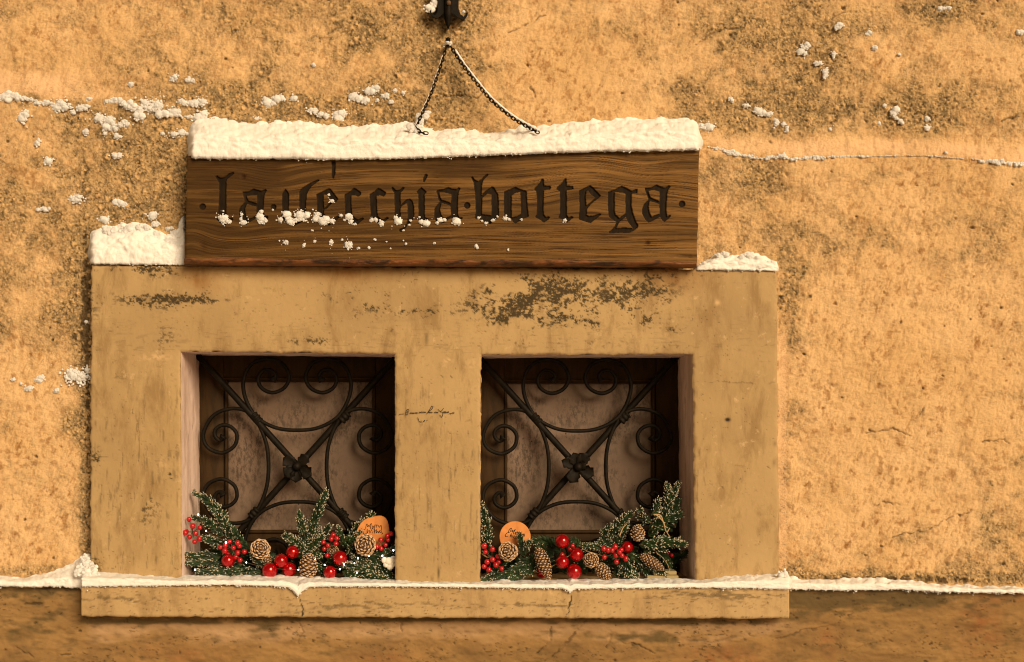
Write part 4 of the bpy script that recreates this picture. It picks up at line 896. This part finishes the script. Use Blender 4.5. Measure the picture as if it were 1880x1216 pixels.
def disc(par, px, py, rx, ry, Y, strokes, sk, so, shape=None):
    s = sc(Y); n = 40; m = MB(); out = []
    for i in range(n):
        a = 2*math.pi*i/n; k = 1+(shape(a) if shape else 0); out.append((px+rx*k*math.cos(a), py-ry*k*math.sin(a)))
    fr = [V(x, y, Y) for x, y in out]; fr2 = [V(px+(x-px)*1.03, py+(y-py)*1.03, Y+.002) for x, y in out]; bk = [V(px+(x-px)*1.03, py+(y-py)*1.03, Y+.008) for x, y in out]
    f = [tuple(range(n))]+[(i, n+i, n+(i+1) % n, (i+1) % n) for i in range(n)]+[(n+i, 2*n+i, 2*n+(i+1) % n, n+(i+1) % n) for i in range(n)]+[tuple(range(2*n, 3*n))[::-1]]
    m.add(fr+fr2+bk, f, [0]+[0]*n+[1]*n+[1]); d_ = m.build('wooden_disc', [M(mdsc), M(mbrk)], par, tuple(V(px, py, Y)), smooth=False)
    m = MB()
    for st in strokes:
        p = crom(st, 5); m.tube([V(so[0]+x/sk, so[1]+y/sk, Y-.0006) for x, y in p], [.00072*(.75+.5*abs(math.sin(i*.7))) for i in range(len(p))], 5, squash=.5)
    m.build('lettering', M(mink), d_)
def bulb(par, px, py, Y, r_=1.7):
    m = MB(); c0 = V(px, py, Y); m.add(c0+I2[0]*r_*PX*np.array([1, 1, 1.35]), I2[1]); m.build('fairy_light', M(mlt), par, tuple(c0))
# --- left window
zL = lambda x, y: (320+x/4.476, 880+y/4.476)
gl = empty('christmas_garland', tuple(V(540, 1062, .06)), 'christmas garland with seven red baubles in the left window, cotton flower at its right end', 'garland', 'garlands on the window sill')
def br(par, z, pts, Y0, Y1, **k): needle_branch('fir_sprig', par, [z(*p) for p in pts], Y0, Y1, **k)
for pts, Y0, Y1, kw in [
    ([(450, 480), (380, 300), (300, 200), (180, 120)], .10, .075, dict(wid=14)), ([(460, 520), (430, 400), (330, 270)], .09, .06, dict(wid=12)), ([(520, 560), (440, 380), (400, 300)], .10, .09, dict(wid=13, frost=.5)),
    ([(400, 470), (290, 360), (170, 320)], .08, .06, dict(wid=12)), ([(430, 560), (330, 510), (240, 490)], .06, .04, dict(wid=13)), ([(380, 640), (200, 640), (50, 620)], .06, .045, dict(wid=14)), ([(420, 700), (250, 690), (110, 690)], .05, .04, dict(wid=11)),
    ([(720, 760), (480, 760), (210, 760)], .04, .025, dict(wid=13)), ([(560, 700), (400, 740), (280, 780)], .06, .05, dict(wid=12)), ([(620, 600), (540, 500), (490, 420)], .10, .09, dict(wid=12, frost=.25)), ([(760, 720), (690, 680), (640, 620)], .06, .05, dict(wid=10)),
    ([(1080, 600), (1150, 350), (1240, 120)], .09, .07, dict(wid=15)), ([(1100, 560), (1060, 430), (1030, 290)], .08, .065, dict(wid=12)), ([(1090, 600), (1000, 520), (920, 470)], .07, .05, dict(wid=14)), ([(1080, 600), (1180, 500), (1270, 400)], .08, .06, dict(wid=14)),
    ([(1120, 640), (1040, 560), (960, 480)], .06, .05, dict(wid=12)), ([(1060, 560), (1130, 540), (1210, 470)], .07, .05, dict(wid=12)), ([(1010, 640), (1090, 610), (1190, 620)], .06, .05, dict(wid=13)),
    ([(1420, 560), (1370, 470), (1350, 400)], .09, .08, dict(wid=10)), ([(1420, 560), (1500, 420), (1610, 300)], .10, .085, dict(wid=15)), ([(1380, 560), (1450, 500), (1520, 440)], .08, .06, dict(wid=12)), ([(1360, 520), (1430, 500), (1500, 500)], .07, .05, dict(wid=11, frost=.3)),
    ([(1380, 760), (1550, 680), (1740, 590)], .06, .045, dict(wid=16, frost=.2)), ([(1740, 800), (1560, 740), (1400, 700)], .045, .03, dict(wid=15)), ([(1780, 740), (1620, 720), (1480, 640)], .05, .04, dict(wid=14, frost=.5)), ([(1380, 760), (1560, 790), (1720, 810)], .04, .025, dict(wid=14)),
    ([(1700, 700), (1760, 620), (1800, 570)], .05, .04, dict(wid=12, frost=.3)), ([(1600, 640), (1700, 720), (1790, 800)], .05, .04, dict(wid=13, frost=.4)), ([(1250, 640), (1340, 680), (1420, 720)], .07, .06, dict(wid=11, frost=.3)), ([(1140, 700), (1200, 740), (1240, 790)], .07, .06, dict(wid=10, frost=.4)),
    ([(880, 700), (800, 680), (740, 640)], .09, .08, dict(wid=12, frost=.2)), ([(1560, 620), (1480, 560), (1440, 600)], .07, .06, dict(wid=11)), ([(1820, 560), (1780, 640), (1740, 700)], .06, .05, dict(wid=12, frost=.3))]:
    br(gl, zL, pts, Y0, Y1, **kw)
for i in range(22):
    x0 = 60+i*80+random.uniform(-30, 30); br(gl, zL, [(x0, 760), (x0+random.uniform(-60, 60), 690), (x0+random.uniform(-130, 130), random.uniform(560, 680))], .115, .10, wid=14, frost=.12)
for x, y, r_, Y in [(418.8, 1029.7, 12.5, .035), (495, 1047.5, 14.3, .03), (516, 1030, 12.8, .035), (537, 1014, 12.2, .05), (531, 1046, 13.3, .045), (624, 1025, 13.6, .035), (605.5, 1051, 12.2, .03)]: bauble(gl, x, y, r_, Y)
cone(gl, 477.5, 1008, .05, (.25, -.9, .25), 34, 36, 75, 1.2); cone(gl, 566, 1040, .025, (.1, -.25, 1), 50, 33, 100, .5); cone(gl, 671, 1001, .03, (-.2, -.9, .2), 36, 40, 80, 1.2); cone(gl, 611, 1012, .07, (0, -1, .2), 22, 22, 45); cone(gl, 489, 1026, .06, (.4, -.5, -.6), 24, 20, 50)
berries(gl, [zL(*p) for p in [(120, 330), (150, 385), (210, 398), (100, 430), (175, 445), (125, 475), (205, 490), (165, 515), (90, 440)]], .025)
berries(gl, [zL(*p) for p in [(380, 560), (415, 590), (455, 515), (485, 565), (520, 525), (535, 550), (575, 597), (520, 605), (420, 545), (505, 640), (540, 665), (440, 620)]], .035)
berries(gl, [zL(*p) for p in [(1305, 458), (1290, 492), (1335, 487), (1262, 545), (1328, 530), (1232, 573), (1255, 628), (1225, 520)]], .045, 4.7)
berries(gl, [zL(*p) for p in [(1780, 448), (1750, 465), (1755, 500), (1695, 500), (1735, 540), (1700, 570), (1665, 555)]], .04, 4.6)
disc(gl, 686, 977, 28.5, 30, .06, [[(640, 630), (650, 520), (690, 450), (700, 550), (750, 500), (760, 560), (820, 460), (850, 440), (815, 600), (850, 650), (900, 610), (930, 560), (900, 520), (880, 600), (930, 650)], [(965, 700), (965, 600), (975, 490), (1025, 500)], [(1030, 590), (1040, 490), (1095, 500)], [(1110, 500), (1150, 575), (1200, 500), (1225, 560), (1225, 640), (1190, 700)],
     [(620, 650), (560, 680), (545, 770), (590, 830), (680, 790)], [(700, 630), (690, 790), (730, 720), (780, 700), (790, 790)], [(830, 790), (835, 700), (880, 700)], [(900, 800), (910, 700)], [(960, 790), (1000, 690), (950, 690), (985, 800)], [(1050, 640), (1030, 790), (1090, 715), (1110, 790), (1150, 700), (1175, 780), (1240, 700), (1205, 760), (1270, 800), (1225, 835)]],
     20.27, (640, 940), lambda a: .06*math.sin(2*a+.6)-.05*math.cos(3*a+.3)-.03*math.sin(5*a))
v, f = I3; m = MB(); s = PX
for cx, cy, r_ in [(714, 1031, 8), (706, 1029, 6), (722, 1027, 6), (716, 1040, 6.5), (709, 1037, 5.5), (721, 1035, 6)]:
    m.add(V(cx, cy, .03)+v*(1+.06*RS.randn(len(v), 1))*r_*s*np.array([1, .7, 1]), f)
m.build('cotton_flower', M(mctn), gl, tuple(V(714, 1031, .03)))
wire = MB()
bl1 = [zL(*p) for p in [(197, 290), (262, 425), (425, 520), (592, 685), (1020, 745), (1157, 655), (1235, 705), (1360, 740), (1395, 700), (1480, 690), (1510, 650), (1500, 770), (1600, 630), (1710, 630), (1800, 585), (170, 745)]]
wire.tube(crom([np.array(V(x, y, .028)) for x, y in bl1[:-1]], 6), .45*PX, 5); wire.build('wire', M(mtw), gl)
for x, y in bl1: bulb(gl, x, y, .024, random.uniform(.8, 1.5))
# --- right window
zR = lambda x, y: (860+x/4.476, 880+y/4.476)
gr = empty('christmas_garland', tuple(V(1070, 1064, .06)), 'christmas garland with six red baubles in the right window, tall sprig at its right end', 'garland', 'garlands on the window sill')
for pts, Y0, Y1, kw in [
    ([(150, 600), (150, 400), (110, 220)], .05, .02, dict(wid=14, frost=.8)), ([(120, 620), (130, 500), (150, 420)], .05, .035, dict(wid=12)), ([(460, 640), (440, 540), (425, 460)], .045, .03, dict(wid=11, frost=.3)), ([(470, 620), (480, 560), (500, 520)], .04, .03, dict(wid=10)),
    ([(560, 640), (400, 740), (260, 810)], .045, .025, dict(wid=15, frost=.35)), ([(540, 700), (440, 770), (330, 820)], .04, .03, dict(wid=13, frost=.3)), ([(540, 660), (520, 740), (450, 770)], .04, .03, dict(wid=11)), ([(290, 780), (200, 800), (110, 840)], .03, .015, dict(wid=11)), ([(330, 640), (260, 700), (200, 780)], .06, .05, dict(wid=12, frost=.3)),
    ([(760, 600), (650, 520), (540, 500)], .10, .09, dict(wid=14, frost=.08)), ([(700, 640), (620, 580), (580, 560)], .09, .08, dict(wid=12, frost=.2)), ([(760, 700), (700, 700), (640, 740)], .08, .07, dict(wid=12, frost=.3)),
    ([(1180, 600), (1050, 560), (930, 540)], .07, .05, dict(wid=10)), ([(1260, 560), (1100, 530), (960, 580)], .08, .07, dict(wid=9)), ([(1110, 540), (1180, 420), (1330, 290)], .09, .07, dict(wid=14)), ([(1140, 560), (1120, 450), (1160, 390)], .08, .065, dict(wid=12)), ([(1200, 580), (1250, 470), (1300, 370)], .08, .07, dict(wid=12)),
    ([(1480, 470), (1600, 300), (1660, 170), (1715, 50)], .08, .05, dict(wid=14)), ([(1560, 330), (1640, 200), (1640, 60)], .08, .06, dict(wid=13)), ([(1500, 360), (1440, 320), (1410, 260)], .06, .045, dict(wid=13, frost=1, dens=.6)), ([(1500, 300), (1540, 240), (1560, 180)], .06, .045, dict(wid=12, frost=1, dens=.6)),
    ([(1480, 420), (1600, 340), (1730, 290)], .07, .05, dict(wid=15, frost=.4)), ([(1400, 540), (1580, 520), (1770, 530)], .05, .03, dict(wid=14)), ([(1420, 520), (1580, 560), (1730, 500)], .06, .05, dict(wid=13)), ([(1440, 600), (1540, 540), (1600, 480)], .06, .05, dict(wid=11)), ([(1500, 420), (1560, 400), (1650, 400)], .09, .08, dict(wid=13, frost=.15)),
    ([(1270, 640), (1310, 740), (1330, 830)], .045, .03, dict(wid=14)), ([(1260, 660), (1260, 740), (1300, 820)], .05, .04, dict(wid=11)), ([(1300, 620), (1450, 690), (1600, 770)], .05, .035, dict(wid=13)), ([(1340, 620), (1420, 720), (1480, 790)], .06, .05, dict(wid=12, frost=.4)),
    ([(1400, 560), (1300, 600), (1200, 640)], .09, .08, dict(wid=12, frost=.2)), ([(1700, 400), (1680, 300), (1720, 180)], .07, .06, dict(wid=12, frost=.3)), ([(950, 640), (900, 540), (860, 500)], .10, .09, dict(wid=11, frost=.1)), ([(1180, 760), (1260, 780), (1370, 790)], .06, .05, dict(wid=11)), ([(1520, 520), (1600, 620), (1650, 700)], .09, .08, dict(wid=12, frost=.15))]:
    br(gr, zR, pts, Y0, Y1, **kw)
for i in range(20):
    x0 = 150+i*80+random.uniform(-30, 30); br(gr, zR, [(x0, 780), (x0+random.uniform(-60, 60), 700), (x0+random.uniform(-130, 130), random.uniform(580, 700))], .115, .10, wid=14, frost=.12)
for x, y, r_, Y in [(1032, 994, 13.2, .045), (1058.4, 1018.5, 12.6, .04), (1032.5, 1032, 12.4, .035), (1054, 1049.5, 14, .03), (1151.5, 1005, 11.2, .06), (995, 1052, 10.5, .06)]: bauble(gr, x, y, r_, Y)
cone(gr, 933, 1013, .02, (-.2, -.9, .25), 36, 36, 80, 1.2); cone(gr, 997.5, 1034, .01, (.38, -.1, -1), 66, 25, 130, .4); cone(gr, 1085, 1029, .025, (-.3, -.8, .4), 30, 28, 70, 1.1); cone(gr, 1107, 1049, .02, (.62, -.2, -.75), 38, 25, 95, .5)
cone(gr, 1170.5, 979.5, .045, (-.1, -.4, 1), 33, 26, 80, .6); cone(gr, 1196, 1032, .03, (.8, -.15, -.5), 54, 21, 110, .5)
berries(gr, [zR(*p) for p in [(130, 550), (197, 577), (240, 635), (197, 660), (155, 680), (248, 680), (225, 705), (130, 718), (168, 745), (272, 735), (140, 600)]], .025, 5.1)
berries(gr, [zR(*p) for p in [(1110, 572), (1145, 583), (1180, 585), (1205, 558), (1255, 582), (1210, 625), (1260, 628), (1115, 642), (1215, 680), (1292, 655), (1240, 600)]], .03, 5.2)
berries(gr, [zR(*p) for p in [(855, 550), (770, 622), (835, 575), (740, 700)]], .06, 4.4)
berries(gr, [zR(*p) for p in [(1640, 610), (1670, 625), (1610, 620)]], .09, 4.2)
disc(gr, 945.5, 986, 28, 28, .055, [[(460, 570), (520, 450), (590, 400), (555, 530), (640, 470), (620, 550), (740, 450), (670, 570), (690, 630)], [(720, 610), (775, 570), (740, 560), (735, 630), (790, 610)], [(800, 660), (825, 560), (870, 575)], [(870, 620), (890, 540), (930, 565)], [(960, 600), (990, 650), (1055, 610), (1075, 680), (1040, 750)],
     [(530, 555), (430, 580), (370, 650), (375, 715), (460, 720)], [(590, 590), (530, 740), (580, 660), (610, 680), (575, 755)], [(640, 690), (650, 765)], [(700, 680), (680, 780), (715, 800)], [(740, 700), (735, 820)], [(770, 690), (790, 770), (760, 820)]], 20.27, (910, 950))
tw = MB()
for pts in ([(1540, 290), (1600, 350), (1620, 420), (1660, 480)], [(1520, 290), (1580, 300), (1610, 380), (1640, 400)], [(1630, 440), (1655, 400)], [(110, 610), (150, 640), (175, 640)], [(450, 680), (500, 690), (520, 670)], [(1240, 470), (1270, 400), (1300, 370)]):
    p = crom([V(*zR(*q_), .045) for q_ in pts], 6); tw.tube(p, np.linspace(1.5, .7, len(p))*PX, 6)
tw.build('pale_twig', M(mtb), gr)
wr = MB(); p = crom([V(*zR(*q_), .03) for q_ in [(1540, 600), (1600, 650), (1640, 710), (1650, 760), (1630, 810)]], 6); wr.tube(p, .5*PX, 5); wr.build('wire', M(mtb), gr); wr = MB()
p = crom([V(*zR(*q_), .04) for q_ in [(540, 640), (520, 680), (480, 720), (600, 760), (900, 590), (1000, 600), (1140, 640)]], 6); wr.tube(p, .45*PX, 5); wr.build('wire', M(mtb), gr)
# battery box
bb = MB(); a = V(1186, 1064, .05); b = V(1244, 1052, .05); c_ = V(1244, 1043, .05)
ZS = a[2]-.001
bb.box((a[0], .035, ZS), (b[0], .085, ZS+.013), 0, .002); bx_ = empty('battery_box', (float((a[0]+b[0])/2), .05, float(ZS)), 'low beige plastic battery box at the far right of the right window', 'battery box')
bb.build('case', M(mplb), bx_, smooth=False)
bb = MB(); bb.box((a[0]+.018, .04, ZS+.0132), (b[0]-.004, .082, ZS+.024), 0, .002); bb.build('lid', M(mplb), bx_, smooth=False)
print('built', len(bpy.data.objects))
